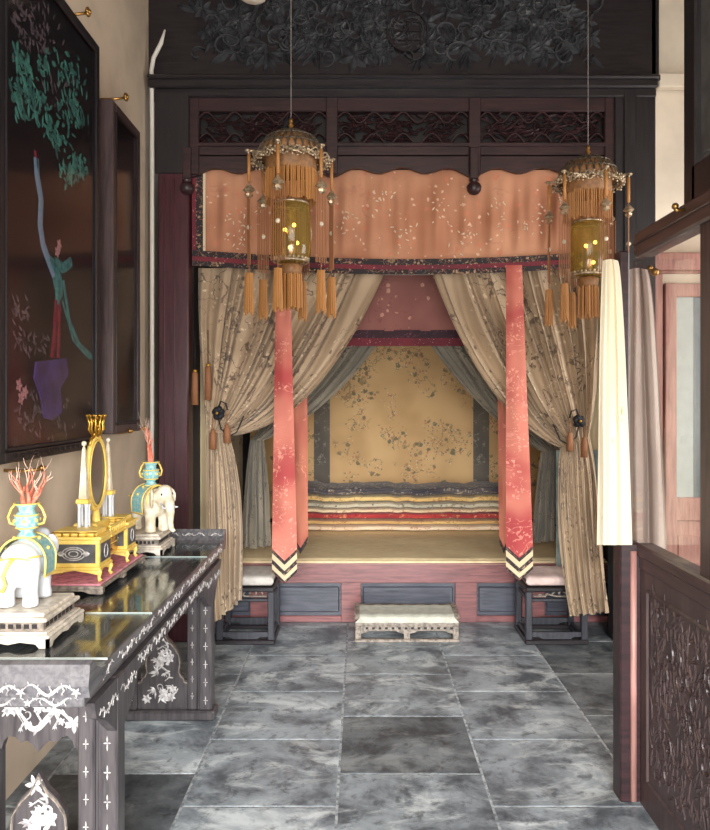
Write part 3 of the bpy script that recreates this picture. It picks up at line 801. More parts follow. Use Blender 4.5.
# ------------------------------------------------------------------ altar table
tx0, tx1, ty0, ty1, tz = -1.32, -.74, 2.04, 4.08, .835
tb = thing('altar_table', ((tx0+tx1)/2, 3.06, 0), 'long dark altar table inlaid with white dragons along the left wall', 'table')
b = MB(); b.box(tx0, tx1, ty0, ty1, tz-.045, tz, .006); b.box(tx0+.025, tx1-.025, ty0+.03, ty1-.03, tz-.085, tz-.045, .004)
b.build('tabletop', 'table_wood', tb)
for ye, s_ in ((ty0, 1), (ty1, -1)):
    b = MB(); out = [(0, -.045), (-.012, -.01), (-.004, .02), (0, .045), (.02, .05), (.045, .028), (.09, .006), (.13, 0.0), (.13, -.03)]
    if s_ == -1: out = [(0, -.045), (-.012, -.01), (-.02, .03), (-.01, .06), (.015, .066), (.03, .04), (.06, .014), (.10, 0.0), (.1, -.03)]
    b.prism(out, lambda u, v, h: Vector((tx0-.003+(tx1-tx0+.006)*h, ye+s_*u, tz+v)), 0, 1); b.build('upturned_end', 'table_wood', tb)
b = MB()   # inlay dragons on near edges
m1 = lambda u, v, h: Vector((u, ty0-.0125-h, v)); m2 = lambda u, v, h: Vector((u, ty0+.028-h, v))
for cx in (-.84, -.99, -1.15): dragon(b, m1, cx, tz-.020, .14, .055, int(cx*100), h=.003)
for cx in (-.85, -1.0, -1.16): dragon(b, m2, cx, tz-.066, .14, .045, int(cx*90), -1, h=.002)
mf = lambda u, v, h: Vector((u, ty1-.025-.02-h, v)); 
for cx in (-.82, -.96, -1.1): dragon(b, lambda u, v, h: Vector((u, ty1-.034-.0-h-.002, v)), cx, tz+.035, .13, .045, 7, h=.002)
ms = lambda u, v, h: Vector((tx1+h, u, v))
for i in range(9): dragon(b, ms, 2.15+i*.225, tz-.022, .19, .042, i, 1 if i % 2 else -1, h=.002)
b.build('pearl_inlay', 'mother_of_pearl', tb)
lx_f, lx_b = (-.87, -.745), (-1.245, -1.12)
def frame(yf, first):
    y0, y1 = yf, yf+.07
    for (a0, a1) in (lx_f, lx_b):
        b = MB(); w = a1-a0
        b.box(a0, a0+w*.42, y0, y1, .05, tz-.083, .006); b.box(a0+w*.50, a1, y0-.006, y1+.0, .05, tz-.083, .006); b.box(a0+w*.38, a0+w*.55, y0+.015, y1-.01, .05, tz-.083)
        b.cm = 1; m = lambda u, v, h: Vector((u, y0-h-.0005, v)); m_ = lambda u, v, h: Vector((u, y0-.0065-h, v))
        for i in range(7):
            star4(b, m, a0+w*.21, .12+i*.085, .012); star4(b, m_, a0+w*.75, .10+i*.09, .015)
        b.build('leg', ['table_leg_wood', 'mother_of_pearl'], tb)
    b = MB(); b.box(-1.26, -.73, y0-.02, y1+.02, 0, .05, .01); b.build('foot_runner', 'table_leg_wood', tb)
    # apron between legs
    A0, A1 = -1.12, -.87; zt = tz-.085
    mp = lambda u, v, h: Vector((u, y0+.02-h, v))
    out = [(A0, zt), (A0, zt-.22), (A0+.012, zt-.225), (A0+.02, zt-.20), (A0+.035, zt-.185), (A0+.055, zt-.19), (A0+.07, zt-.205), (A0+.09, zt-.20), (A0+.105, zt-.21), (A0+.125, zt-.235), (A0+.145, zt-.21), (A0+.16, zt-.20), (A0+.18, zt-.205), (A0+.195, zt-.19), (A0+.215, zt-.185), (A0+.23, zt-.20), (A0+.238, zt-.225), (A1, zt-.22), (A1, zt)]
    b = MB(); b.prism(out, mp, -.02, .008)
    ap = b.build('end_apron', 'table_leg_wood', tb)
    b = MB(); dragon(b, lambda u, v, h: Vector((u, y0+.0118-h, v)), -.995, zt-.135, .22, .12, 3, h=.003, w=.018); vinework(b, lambda u, v, h: Vector((u, y0+.0118-h, v)), A0+.005, A1-.005, zt-.185, zt-.02, 61, 14, .002, .035); b.build('pearl_dragon', 'mother_of_pearl', ap)
    # outer bracket wing
    # cusped lower panel
    zb = .05; c = -.995
    out = [(A0, zb), (A0, .19), (A0+.018, .195), (A0+.022, .215), (A0+.035, .222), (A0+.045, .245), (c-.085, .29), (c-.08, .33), (c-.055, .37), (c-.025, .40), (c, .45), (c+.025, .40), (c+.055, .37), (c+.08, .33), (c+.085, .29), (A1-.045, .245), (A1-.035, .222), (A1-.022, .215), (A1-.018, .195), (A1, .19), (A1, zb)]
    b = MB(); b.prism(out, mp, -.02, .004); pn = b.build('cusped_panel', 'table_leg_wood', tb)
    mq = lambda u, v, h: Vector((u, y0+.0158-h, v)); b = MB()
    dragon(b, lambda u, v, h: mq(c+(v-.30)*.9, .30+(u-c)*1.0, h), c, .30, .22, .13, 5, h=.003, w=.013); vinework(b, mq, c-.06, c+.06, .2, .36, 16, 12, .002, .045)
    vinework(b, mq, A0+.01, A1-.01, zb+.01, .19, 6, 16, .002, .05)
    b.build('pearl_dragon', 'mother_of_pearl', pn)
    b = MB(); b.stroke(mq, [(u_*1.0, v_-.012) for u_, v_ in out[1:-1]], .008, .006, False); b.build('panel_rim', 'stand_grey', pn)
frame(2.30, True); frame(3.75, False)
b = MB()   # long front apron with brackets beside the legs
zt = tz-.085; mp = lambda u, v, h: Vector((tx1-.035+h, u, v))
out = [(2.10, zt), (2.12, zt-.05), (2.2, zt-.09), (2.29, zt-.16), (2.37, zt-.17), (2.39, zt-.16), (2.46, zt-.12), (2.52, zt-.055), (2.6, zt-.05), (3.5, zt-.05), (3.56, zt-.055), (3.62, zt-.12), (3.70, zt-.17), (3.74, zt-.18), (3.83, zt-.17), (3.9, zt-.1), (3.98, zt-.05), (4.02, zt)]
b.prism(out, mp, 0, .028); fa = b.build('front_apron', 'table_leg_wood', tb)
b = MB(); mm = lambda u, v, h: Vector((tx1-.0065+h, u, v))
for i in range(10): dragon(b, mm, 2.22+i*.185, zt-.025-(.03 if i in (0, 1, 8, 9) else 0), .16, .05, i+20, h=.002)
b.build('pearl_inlay', 'mother_of_pearl', fa)
b = MB(); b.prism([(u, v) for u, v in out], lambda u, v, h: Vector((tx0+.03+h, u, v)), 0, .02); b.build('back_apron', 'table_leg_wood', tb)
# glass sheets on the table
for (a0, a1, lab) in ((2.20, 2.665, 'clear glass sheet on the table top under the near elephant'), (2.668, 3.62, 'clear glass sheet on the table top under the gilt dresser mirror'), (3.623, 3.97, 'clear glass sheet on the table top under the far elephant')):
    b = MB(); b.box(tx0+.01, tx1-.004, a0, a1, tz+.0035, tz+.0085, .001)
    b.cm = 1; b.box(tx0+.01, tx1-.004, a0-.001, a0+.003, tz+.003, tz+.0092)
    single('glass_sheet', b, ['table_glass', 'glass_edge'], lab, 'glass sheet', 'glass sheets laid on the altar table')
TZ = tz+.0095

# ------------------------------------------------------------------ objects on the table
def stand(cx, cy, w, d, h, rot, lab, dark):
    t = thing('display_stand', (cx, cy, TZ), lab, 'stand', 'tiered stands under the elephants')
    x0, x1, y0, y1 = cx-w/2, cx+w/2, cy-d/2, cy+d/2; z = TZ
    A, B = ('stand_ivory', 'stand_grey') if not dark else ('stand_ivory', 'stand_grey')
    b = MB(); b.box(x0+.025, x1-.025, y0+.025, y1-.025, z+h-.014, z+h, .004); b.box(x0+.012, x1-.012, y0+.012, y1-.012, z+h-.026, z+h-.013, .003); b.build('top_slab', A, t)
    b = MB(); b.box(x0+.026, x1-.026, y0+.026, y1-.026, z+.044, z+h-.025); b.cm = 1
    for i in range(7):
        u = x0+.04+(w-.08)*(i+.1)/7; b.box(u, u+(w-.08)/7*.65, y0+.0245, y0+.03, z+.052, z+h-.034)
        u = y0+.04+(d-.08)*(i+.1)/7; b.box(x1-.03, x1-.0245, u, u+(d-.08)/7*.65, z+.052, z+h-.034)
    b.build('waist', [B, 'dark_hole'], t)
    b = MB(); b.box(x0, x1, y0, y1, z+.026, z+.038, .004); b.box(x0+.01, x1-.01, y0+.01, y1-.01, z+.037, z+.046, .003)
    def skirt(a0, a1): 
        L = a1-a0
        return [(a0, .027), (a0, 0), (a0+.03, 0), (a0+.04, .012), (a0+L*.35, .018), (a0+L*.5, .010), (a0+L*.65, .018), (a1-.04, .012), (a1-.03, 0), (a1, 0), (a1, .027)]
    b.prism(skirt(x0, x1), lambda u, v, k: Vector((u, y0+k, z+v)), 0, .01); b.prism(skirt(x0, x1), lambda u, v, k: Vector((u, y1-k, z+v)), 0, .01)
    b.prism(skirt(y0, y1), lambda u, v, k: Vector((x1-k, u, z+v)), 0, .01); b.prism(skirt(y0, y1), lambda u, v, k: Vector((x0+k, u, z+v)), 0, .01)
    b.build('footed_base', A, t)
    t.rotation_euler.z = rot
    return z+h
def elephant(cx, cy, z, rot, sc_, lab, bodymat, seed):
    t = thing('elephant_vase', (0, 0, 0), lab, 'figurine', 'porcelain elephants bearing vases')
    b = MB(); b.ball((0, 0, .125), (.092, .062, .068), 20); b.ball((-.045, 0, .12), (.055, .060, .066), 18); b.ball((.05, 0, .125), (.05, .055, .062), 16)
    for x, y in ((-.055, .034), (-.055, -.034), (.055, .032), (.055, -.032)):
        b.tube([(x, y, .002), (x, y, .012), (x*.98, y, .04), (x*.95, y*.95, .1), (x*.8, y*.8, .14)], [.023, .024, .021, .027, .03], 14)
    b.ball((.105, 0, .155), (.042, .038, .046), 16); b.ball((.115, 0, .185), (.028, .03, .022), 12)
    b.tube([(.125, 0, .155), (.15, 0, .13), (.158, 0, .095), (.155, 0, .055), (.165, 0, .025), (.185, 0, .018)], [.024, .022, .018, .014, .012, .009], 12)
    for y in (1, -1): b.ball((.085, y*.045, .15), (.03, .008, .042), 12, Matrix.Rotation(y*.5, 3, 'Z'))
    o = b.build('elephant_body', bodymat, t); r = o.modifiers.new('r', 'REMESH'); r.mode = 'VOXEL'; r.voxel_size = .0045; r.use_smooth_shade = True
    sm = o.modifiers.new('s', 'SMOOTH'); sm.iterations = 6; sm.factor = .5
    b = MB(); b.tube([(-.095, 0, .15), (-.107, .012, .13), (-.104, .025, .10), (-.10, .02, .075), (-.104, .028, .055)], [.007, .006, .005, .005, .007], 8); b.build('tail', 'gold_paint', t)
    for y in (1, -1):
        b = MB(); b.tube([(.125, y*.022, .13), (.148, y*.028, .112), (.17, y*.028, .115)], [.006, .005, .002], 8); b.build('tusk', 'porcelain_white', t)
        b = MB(); b.ball((.132, y*.026, .168), (.004, .004, .005), 8); b.build('eye', 'dark_hole', t)
    b = MB()   # saddle cloth draped across the back
    def sf(u, v):
        a = (v-.5)*3.7; return Vector((-.035+.085*u, .0665*math.sin(a)*(1+.05), .128+.0715*math.cos(a) if abs(a) < 1.57 else .128-.045*(abs(a)-1.57)/.28))
    b.grid(sf, 10, 24, uvf=lambda u, v: (u*.1, v*.24)); sd = b.build('saddle_cloth', 'turquoise_enamel', t)
    b = MB()
    for uu in (0, 1): b.tube([sf(uu, i/24) for i in range(25)], .0035, 6)
    b.tube([sf(i/8, 0) for i in range(9)], .0035, 6); b.tube([sf(i/8, 1) for i in range(9)], .0035, 6)
    for k_ in range(-2, 3): b.ball((.005, .071*math.sin(k_*.55), .128+.075*math.cos(k_*.55)), .006, 8)
    b.build('gold_trim', 'gold_paint', sd)
    b = MB(); b.tube([(.06, .05*math.cos(a)*1.06, .135+.06*math.sin(a)*1.06) for a in [i*PI/10-.5 for i in range(14)]], .004, 6)
    b.tube([(-.09+.03*i/3, .066*(.6+.4*i/3), .15) for i in range(4)], .003, 6); b.tube([(-.09+.03*i/3, -.066*(.6+.4*i/3), .15) for i in range(4)], .003, 6)
    b.tube([(-.0945, (i-4)*.011, .15-.002*(i-4)**2*.2) for i in range(9)], .003, 6); b.build('harness', 'gold_paint', t)
    b = MB(); b.lathe([(.026, .188), (.03, .196), (.024, .204), (.018, .212), (.03, .224), (.037, .24), (.034, .262), (.022, .272), (.024, .284), (.036, .296), (.032, .298), (.02, .284)], (.005, 0, 0), 20); v = b.build('vase', 'turquoise_enamel', t)
    b = MB(); 
    for zz, rr in ((.196, .030), (.224, .031), (.262, .0345), (.296, .036)): b.tube([(.005+rr*math.cos(i*PI/12), rr*math.sin(i*PI/12), zz) for i in range(25)], .0025, 6, False)
    for y in (1, -1): b.tube([(.005, y*.034, .232), (.005, y*.05, .236), (.005, y*.055, .255), (.005, y*.045, .28), (.005, y*.033, .294)], .004, 6)
    for a in range(6): b.ball((.005+.036*math.cos(a+.3), .036*math.sin(a+.3), .246), .006, 8)
    b.build('vase_gilding', 'gold_paint', v)
    t.location = (cx, cy, z); t.rotation_euler.z = rot; t.scale = (sc_,)*3
    return t
def coral(cx, cy, z, spread, H, seed, lab, n0=5):
    t = thing('coral_branch', (cx, cy, z), lab, 'coral', 'red coral branches standing in vases')
    R = random.Random(seed); b = MB(); tip = MB()
    def br(p, d, L, r, lvl):
        pts = [p]; rr = [r]; q = p.copy(); dd = d.copy()
        for i in range(4):
            dd = (dd+Vector((R.uniform(-.28, .28), R.uniform(-.28, .28), .12))).normalized(); q = q+dd*L/4; pts.append(q.copy()); rr.append(r*(1-.14*(i+1)))
        (tip if lvl == 0 else b).tube(pts, rr, 7)
        if lvl > 0:
            for k_ in range(2 if lvl < 3 else 3):
                a = R.uniform(0, 6.28); i = R.choice((2, 3, 4)); nd = (dd+Vector((math.cos(a)*spread*2.2, math.sin(a)*spread*2.2, .2))).normalized()
                br(pts[i], nd, L*R.uniform(.6, .9), rr[i]*.75, lvl-1)
    for k_ in range(n0):
        a = k_*2*PI/n0; br(Vector((cx+.006*math.cos(a), cy+.006*math.sin(a), z)), Vector((math.cos(a)*spread, math.sin(a)*spread, 1)).normalized(), H*.42, .0085, 2)
    b.build('coral_stem', 'coral', t); tip.build('coral_tip', 'coral_tip', t)
zs = stand(-1.075, 2.43, .25, .30, .10, 0, 'ivory tiered stand under the near elephant, closest to the viewer', False)
elephant(-1.085, 2.43, zs+.001, 1.62, 1.08, 'white porcelain elephant with turquoise vase, rump toward the viewer', 'porcelain_white', 1)
coral(-1.083, 2.434, zs+.30, .42, .185, 5, 'spreading pale red coral branch in the near elephant vase', 6)
zs2 = stand(-1.075, 3.77, .22, .26, .10, 0, 'grey ivory tiered stand under the far elephant', True)
elephant(-1.06, 3.77, zs2+.001, -.75, 1.16, 'cream porcelain elephant facing the viewer at the far table end', 'porcelain_cream', 2)
coral(-1.058, 3.765, zs2+.32, .10, .26, 9, 'slim upright red coral branch in the far elephant vase', 5)

# tray and gilt dresser mirror
t = thing('velvet_tray', (-1.14, 3.18, TZ), 'low footed tray with pink velvet top under the gilt mirror', 'tray')
b = MB(); rx0, rx1, ry0, ry1 = -1.29, -1.0, 2.90, 3.50
b.box(rx0, rx1, ry0, ry1, TZ+.02, TZ+.034, .004)
for xa in (rx0+.005, rx1-.035):
    for ya in (ry0+.005, ry1-.045, (ry0+ry1)/2-.02): b.box(xa, xa+.03, ya, ya+.04, TZ, TZ+.022, .004)
b.prism([(rx0, .022), (rx0, .004), (rx0+.05, .004), (rx0+.08, .014), (rx1-.08, .014), (rx1-.05, .004), (rx1, .004), (rx1, .022)], lambda u, v, h: Vector((u, ry0+.003+h, TZ+v)), 0, .008)
b.build('tray_base', 'stand_grey', t)
b = MB(); b.box(rx0+.012, rx1-.012, ry0+.012, ry1-.012, TZ+.033, TZ+.040, .003); b.build('velvet_top', 'pink_velvet', t)
dz = TZ+.0405
t = thing('dresser_mirror', (-1.12, 3.18, dz), 'gilt miniature dresser with crowned oval mirror on a pink tray', 'mirror')
def cab(y0, y1, x0, x1, nm):
    b = MB(); z0, z1 = dz+.055, dz+.165
    b.box(x0, x1, y0, y1, z0, z1, .004); b.box(x0-.01, x1+.01, y0-.01, y1+.01, z1, z1+.012, .003); b.box(x0-.006, x1+.006, y0-.006, y1+.006, z0-.01, z0+.002, .003)
    b.box(x0+.015, x1-.015, y0+.012, y1-.012, z1+.012, z1+.032, .003)
    L = x1-x0
    b.prism([(x0, 0), (x0, -.03), (x0+L*.2, -.022), (x0+L*.5, -.012), (x0+L*.8, -.022), (x1, -.03), (x1, 0)], lambda u, v, h: Vector((u, y0+.002+h, z0+v)), 0, .006)
    D = y1-y0
    b.prism([(y0, 0), (y0, -.03), (y0+D*.2, -.022), (y0+D*.5, -.012), (y0+D*.8, -.022), (y1, -.03), (y1, 0)], lambda u, v, h: Vector((x1-.008+h, u, z0+v)), 0, .006)
    o = b.build(nm, 'gold_paint', t)
    for xa, sx in ((x0+.008, -1), (x1-.008, 1)):
        for ya, sy in ((y0+.008, -1), (y1-.008, 1)):
            b = MB(); b.tube([(xa, ya, z0), (xa+sx*.010, ya+sy*.004, z0-.02), (xa+sx*.004, ya, z0-.04), (xa+sx*.012, ya+sy*.004, z0-.052)], [.011, .009, .006, .009], 8); b.build('leg', 'gold_paint', t)
    b = MB(); b.box(x0+.014, x1-.014, y0-.003, y0+.002, z0+.018, z1-.018); b.box(x1-.002, x1+.003, y0+.014, y1-.014, z0+.018, z1-.018); b.cm = 1; mpx = lambda u, v, h: Vector((u, y0-.0032-h, v)); cxx, czz = (x0+x1)/2, (z0+z1)/2
    for r in (.012, .022, .03): b.stroke(mpx, [(cxx+r*1.5*math.cos(i*PI/12), czz+r*.85*math.sin(i*PI/12)) for i in range(25)], .0045, .002, False)
    for s_ in (1, -1): b.leaf(mpx, cxx+s_*.035, czz, 0 if s_ > 0 else PI, .03, .02, .003)
    mpy = lambda u, v, h: Vector((x1+.0032+h, u, v)); cyy = (y0+y1)/2
    b.stroke(mpy, [(cyy+.02*math.cos(i*PI/12), czz+.026*math.sin(i*PI/12)) for i in range(25)], .006, .002, False)
    b.build('inset_panel', ['grey_panel', 'mother_of_pearl'], o)
    b = MB()
    for i in range(6): 
        u = x0+.02+(L-.04)*i/5; b.tube([(u, y0+.004, z1+.012), (u, y0+.004, z1+.026)], .0035, 6)
    b.tube([(x0+.012, y0+.004, z1+.027), (x1-.012, y0+.004, z1+.027)], .003, 6); b.build('gallery_rail', 'bright_gold', o)
    return z1
cab(2.95, 3.09, -1.23, -1.03, 'end_cabinet'); cab(3.30, 3.43, -1.23, -1.03, 'end_cabinet')
b = MB(); b.box(-1.23, -1.07, 3.085, 3.305, dz+.05, dz+.15, .004); b.box(-1.24, -1.055, 3.09, 3.30, dz+.15, dz+.16, .003); ct = b.build('centre_cabinet', 'gold_paint', t)
for k_ in range(2):
    b = MB(); b.box(-1.072, -1.066, 3.105, 3.285, dz+.06+k_*.044, dz+.098+k_*.044, .002); dw = b.build('drawer', 'gold_paint', ct) if False else b.build('drawer', 'brass', t)
    b = MB(); b.ball((-1.062, 3.195, dz+.079+k_*.044), .006, 8); b.build('drawer_knob', 'bright_gold', dw)
b = MB()
for i in range(9): b.tube([(-1.036, 3.10+i*.024, dz+.16), (-1.036, 3.10+i*.024, dz+.19)], .004, 6)
b.box(-1.042, -1.03, 3.09, 3.30, dz+.19, dz+.197, .002); b.box(-1.046, -1.026, 3.09, 3.30, dz+.150, dz+.162, .002); b.build('balustrade', 'gold_paint', t)
mx, my, mz = -1.13, 3.20, Z(473, 3.2)
def cyl_col(yy):
    zt_ = dz+.178
    b = MB(); b.box(mx-.028, mx+.028, yy-.028, yy+.028, zt_-.0, zt_+.02, .003); b.build('column_base', 'gold_paint', t); b = MB(); b.box(mx-.026, mx+.026, yy-.026, yy+.026, zt_+.115, zt_+.135, .003); cpart = b.build('column_capital', 'gold_paint', t)
    b = MB()
    for a, c in ((-.014, -.014), (.014, -.014), (-.014, .014), (.014, .014)): b.lathe([(.009, zt_+.02), (.007, zt_+.03), (.0065, zt_+.1), (.009, zt_+.115)], (mx+a, yy+c, 0), 10)
    b.build('white_columns', 'porcelain_white', t)
    b = MB(); z0 = zt_+.135; h = .20
    vs = [(mx-.016, yy-.016, z0), (mx+.016, yy-.016, z0), (mx+.016, yy+.016, z0), (mx-.016, yy+.016, z0), (mx-.006, yy-.006, z0+h), (mx+.006, yy-.006, z0+h), (mx+.006, yy+.006, z0+h), (mx-.006, yy+.006, z0+h), (mx, yy, z0+h+.02)]
    b.add(vs, [(0,1,5,4), (1,2,6,5), (2,3,7,6), (3,0,4,7), (4,5,8), (5,6,8), (6,7,8), (7,4,8), (3,2,1,0)]); b.ball((mx, yy, z0+h+.024), .011, 8)
    b.build('obelisk', 'porcelain_cream', t)
cyl_col(3.06); cyl_col(3.35)
ry_, rz_ = .108, .152
b = MB(); b.tube([(mx, my+ry_*math.cos(i*PI/24), mz+rz_*math.sin(i*PI/24)) for i in range(49)], .011, 10, False)
b.tube([(mx+.008, my+(ry_-.014)*math.cos(i*PI/24), mz+(rz_-.014)*math.sin(i*PI/24)) for i in range(49)], .004, 6, False)
b.tube([(mx, my, mz-rz_), (mx, my, mz-rz_-.05), (mx, my, dz+.16)], [.012, .018, .026], 10)
b.tube([(mx, my-ry_, mz), (mx, 3.07, mz-.02)], .005, 6); b.tube([(mx, my+ry_, mz), (mx, 3.34, mz-.02)], .005, 6)
b.build('mirror_frame', 'gold_paint', t)
b = MB(); b.prism([(my+(ry_-.004)*math.cos(i*PI/20), mz+(rz_-.004)*math.sin(i*PI/20)) for i in range(40)], lambda u, v, h: Vector((mx+h, u, v)), -.004, .004); b.build('mirror_glass', 'mirror_dark', t)
b = MB(); zc = mz+rz_+.005
b.ball((mx, my, zc+.01), (.016, .03, .02), 12)
for i in range(11):
    a = i*2*PI/11; ca, sa = math.cos(a), math.sin(a)
    b.tube([(mx+.012*ca, my+.02*sa, zc+.005), (mx+.030*ca, my+.045*sa, zc+.03), (mx+.026*ca, my+.040*sa, zc+.055), (mx+.036*ca, my+.052*sa, zc+.085)], [.006, .005, .005, .003], 7)
    b.ball((mx+.036*ca, my+.052*sa, zc+.088), .006, 8)
for i in range(5): b.ball((mx+.01*math.cos(i*1.3), my+.016*math.sin(i*1.3), zc+.03+i*.012), .010, 8)
for s_ in (1, -1): b.tube([(mx, my+s_*.03, zc), (mx, my+s_*.06, zc-.01), (mx, my+s_*.075, zc-.035), (mx, my+s_*.06, zc-.045)], [.008, .007, .006, .004], 8)
b.build('crown_crest', 'bright_gold', t)
# little arched niches between the cabinets
b = MB(); 
for yy in (3.13, 3.26): b.tube([(-1.15, yy-.03, dz+.16), (-1.15, yy-.03, dz+.2), (-1.15, yy, dz+.225), (-1.15, yy+.03, dz+.2), (-1.15, yy+.03, dz+.16)], .007, 8)
b.box(-1.2, -1.1, 3.12, 3.28, dz+.158, dz+.20, .006); b.build('mirror_plinth', 'gold_paint', t)

# ------------------------------------------------------------------ pictures on the left wall
XW = WL
def picture(y0, y1, z0, z1, xf, fw, lab, name='framed_picture'):
    t = thing(name, (XW, (y0+y1)/2, z0), lab, 'picture', 'dark framed pictures on the left wall')
    b = MB(); x0, x1 = XW+.004, xf
    b.box(x0, x1, y0, y0+fw, z0, z1, .006); b.box(x0, x1, y1-fw, y1, z0, z1, .006); b.box(x0, x1, y0+fw, y1-fw, z0, z0+fw, .006); b.box(x0, x1, y0+fw, y1-fw, z1-fw, z1, .006)
    b.build('frame', 'black_wood' if name == 'framed_picture' else 'screen_wood', t)
    b = MB(); b.box(x0+.002, xf-.024, y0+fw-.002, y1-fw+.002, z0+fw-.002, z1-fw+.002); b.build('picture_ground', 'backing_black', t)
    b = MB(); b.box(xf-.009, xf-.006, y0+fw-.004, y1-fw+.004, z0+fw-.004, z1-fw+.004); b.build('glazing', 'picture_glass', t)
    b = MB(); q = .014
    b.box(xf-.006, xf+.004, y0+fw, y0+fw+q, z0+fw, z1-fw, .003); b.box(xf-.006, xf+.004, y1-fw-q, y1-fw, z0+fw, z1-fw, .003); b.box(xf-.006, xf+.004, y0+fw, y1-fw, z0+fw, z0+fw+q, .003); b.box(xf-.006, xf+.004, y0+fw, y1-fw, z1-fw-q, z1-fw, .003)
    b.build('inner_moulding', 'black_wood', t)
    return t
pic = picture(2.76, 3.82, 1.36, 3.40, -1.33, .045, 'large dark picture of a long-tailed bird under teal foliage', 'framed_picture')
xg = -1.33-.0235
mg = lambda u, v, h: Vector((xg+h*.6, u, v))
def yz(px, py): Yc = 1.35*FPX/(VX-px); return (Yc, Z(py, Yc))
R = random.Random(11); b = MB(); b2 = MB()
for cpx, cpy, n, sp in ((14, 90, 30, 7), (22, 100, 40, 9), (34, 95, 30, 9), (28, 70, 26, 9), (16, 60, 20, 7), (70, 70, 36, 10), (75, 100, 30, 8), (80, 120, 26, 7), (60, 140, 30, 6), (52, 130, 20, 5), (75, 165, 40, 6), (70, 178, 24, 5), (84, 172, 16, 4), (45, 60, 16, 8), (40, 110, 16, 8), (66, 112, 20, 8)):
    for k_ in range(n):
        px = cpx+R.gauss(0, sp*.75); py = cpy+R.gauss(0, sp*.8)
        if px > 90 or px < 13: continue
        u, v = yz(px, py); b.leaf(mg, u, v, R.uniform(0, 6.28), R.uniform(.02, .06), R.uniform(.012, .03), .006, R.uniform(-.3, .3))
b.build('teal_foliage', 'paint_teal', pic)
for cpx, cpy, n, sp in ((22, 14, 24, 9), (40, 22, 20, 10), (30, 40, 26, 9), (14, 20, 14, 5), (50, 40, 20, 10), (60, 90, 16, 10), (20, 310, 24, 6), (25, 340, 20, 7), (45, 345, 14, 7), (40, 405, 20, 14), (60, 420, 20, 14), (25, 420, 16, 8)):
    for k_ in range(n):
        px = cpx+R.gauss(0, sp*.8); py = max(5, cpy+R.gauss(0, sp*.8))
        if px > 92 or px < 13: continue
        u, v = yz(px, py); b2.leaf(mg, u, v, R.uniform(0, 6.28), R.uniform(.02, .05), R.uniform(.01, .02), .004, R.uniform(-.3, .3))
b2.build('grey_rockery', 'paint_grey', pic)
def strk(bb, pts, w, h=.006, taper=False):
    q = [yz(*p) for p in pts]; fin = []
    for i in range(len(q)-1):
        for k_ in range(4): t_ = k_/4; fin.append((q[i][0]*(1-t_)+q[i+1][0]*t_, q[i][1]*(1-t_)+q[i+1][1]*t_))
    fin.append(q[-1]); bb.stroke(mg, fin, w, h, taper)
b = MB(); strk(b, [(37, 158), (38, 175), (42, 200), (41, 225), (44, 245), (50, 262), (55, 275)], .05); b.build('bird_neck', 'paint_blue', pic)
b = MB(); strk(b, [(50, 258), (57, 272), (60, 290), (58, 305)], .10, .008, True); strk(b, [(55, 262), (64, 268), (72, 262)], .05); strk(b, [(64, 280), (70, 320), (80, 345), (96, 360)], .03, .004); strk(b, [(63, 300), (74, 340), (90, 358)], .02, .004); b.build('bird_body', 'paint_aqua', pic)
b = MB(); strk(b, [(57, 300), (56, 330), (53, 358)], .045); strk(b, [(60, 300), (60, 330), (59, 358)], .035); strk(b, [(36, 150), (37, 158), (38, 168)], .028); b.build('bird_tail', 'paint_red', pic)
b = MB()
pr = [yz(*p) for p in ((36, 362), (66, 358), (68, 375), (60, 388), (62, 412), (52, 420), (44, 418), (40, 395), (34, 378))]
b.prism(pr, mg, 0, .01); b.build('painted_vase', 'paint_violet', pic)
b = MB()
for cpx, cpy in ((20, 385), (26, 392), (22, 398), (60, 245), (58, 252)):
    u, v = yz(cpx, cpy)
    for a in range(5): b.leaf(mg, u, v, a*1.256, .03, .02, .005)
b.build('pale_blossom', 'paint_pink', pic)
b = MB(); m3 = lambda u, v, h: Vector((-1.33+h, u, v))
for i in range(16): b.leaf(m3, 2.87+i*.058, 1.385, 0, .05, .02, .006); 
for i in range(15): b.leaf(m3, 2.895+i*.058, 1.375, PI*.8, .03, .012, .006)
b.build('frame_carving', 'black_wood', pic)
pic2 = picture(3.93, 4.42, 1.42, 3.18, -1.30, .05, 'narrower dark glazed picture hanging nearest the bed alcove', 'glazed_picture')
def hook(px, py, x1, lab, big=True):
    Yc = None
    Y_ = -x1*FPX/(VX-px); c = Vector((x1, Y_, Z(py, Y_)))
    t = thing('brass_hook', tuple(c), lab, 'hook', 'brass picture hooks')
    L = abs(XW-x1)
    b = MB(); b.tube([(XW-.01, c.y, c.z-.01), (XW+L*.5, c.y, c.z-.012), (x1-.01, c.y, c.z-.005)], .007, 8); b.build('shank', 'brass', t)
    b = MB()
    for i in range(6 if big else 1):
        a = i*PI/3; b.ball((c.x, c.y+.012*math.cos(a)*(1 if big else 0), c.z+.012*math.sin(a)*(1 if big else 0)), .011 if big else .014, 8)
    b.ball((c.x+.008, c.y, c.z), .010, 8); b.build('rosette_head', 'brass', t)
hook(88, 12, -1.29, 'brass rosette hook above the large bird picture')
hook(126, 97, -1.27, 'brass rosette hook above the narrow dark picture')
hook(130, 431, -1.29, 'small brass peg under the narrow dark picture, left one', False)
hook(145, 428, -1.29, 'small brass peg under the narrow dark picture, right one', False)
hook(42, 468, -1.27, 'brass peg supporting the bottom of the large bird picture', False)
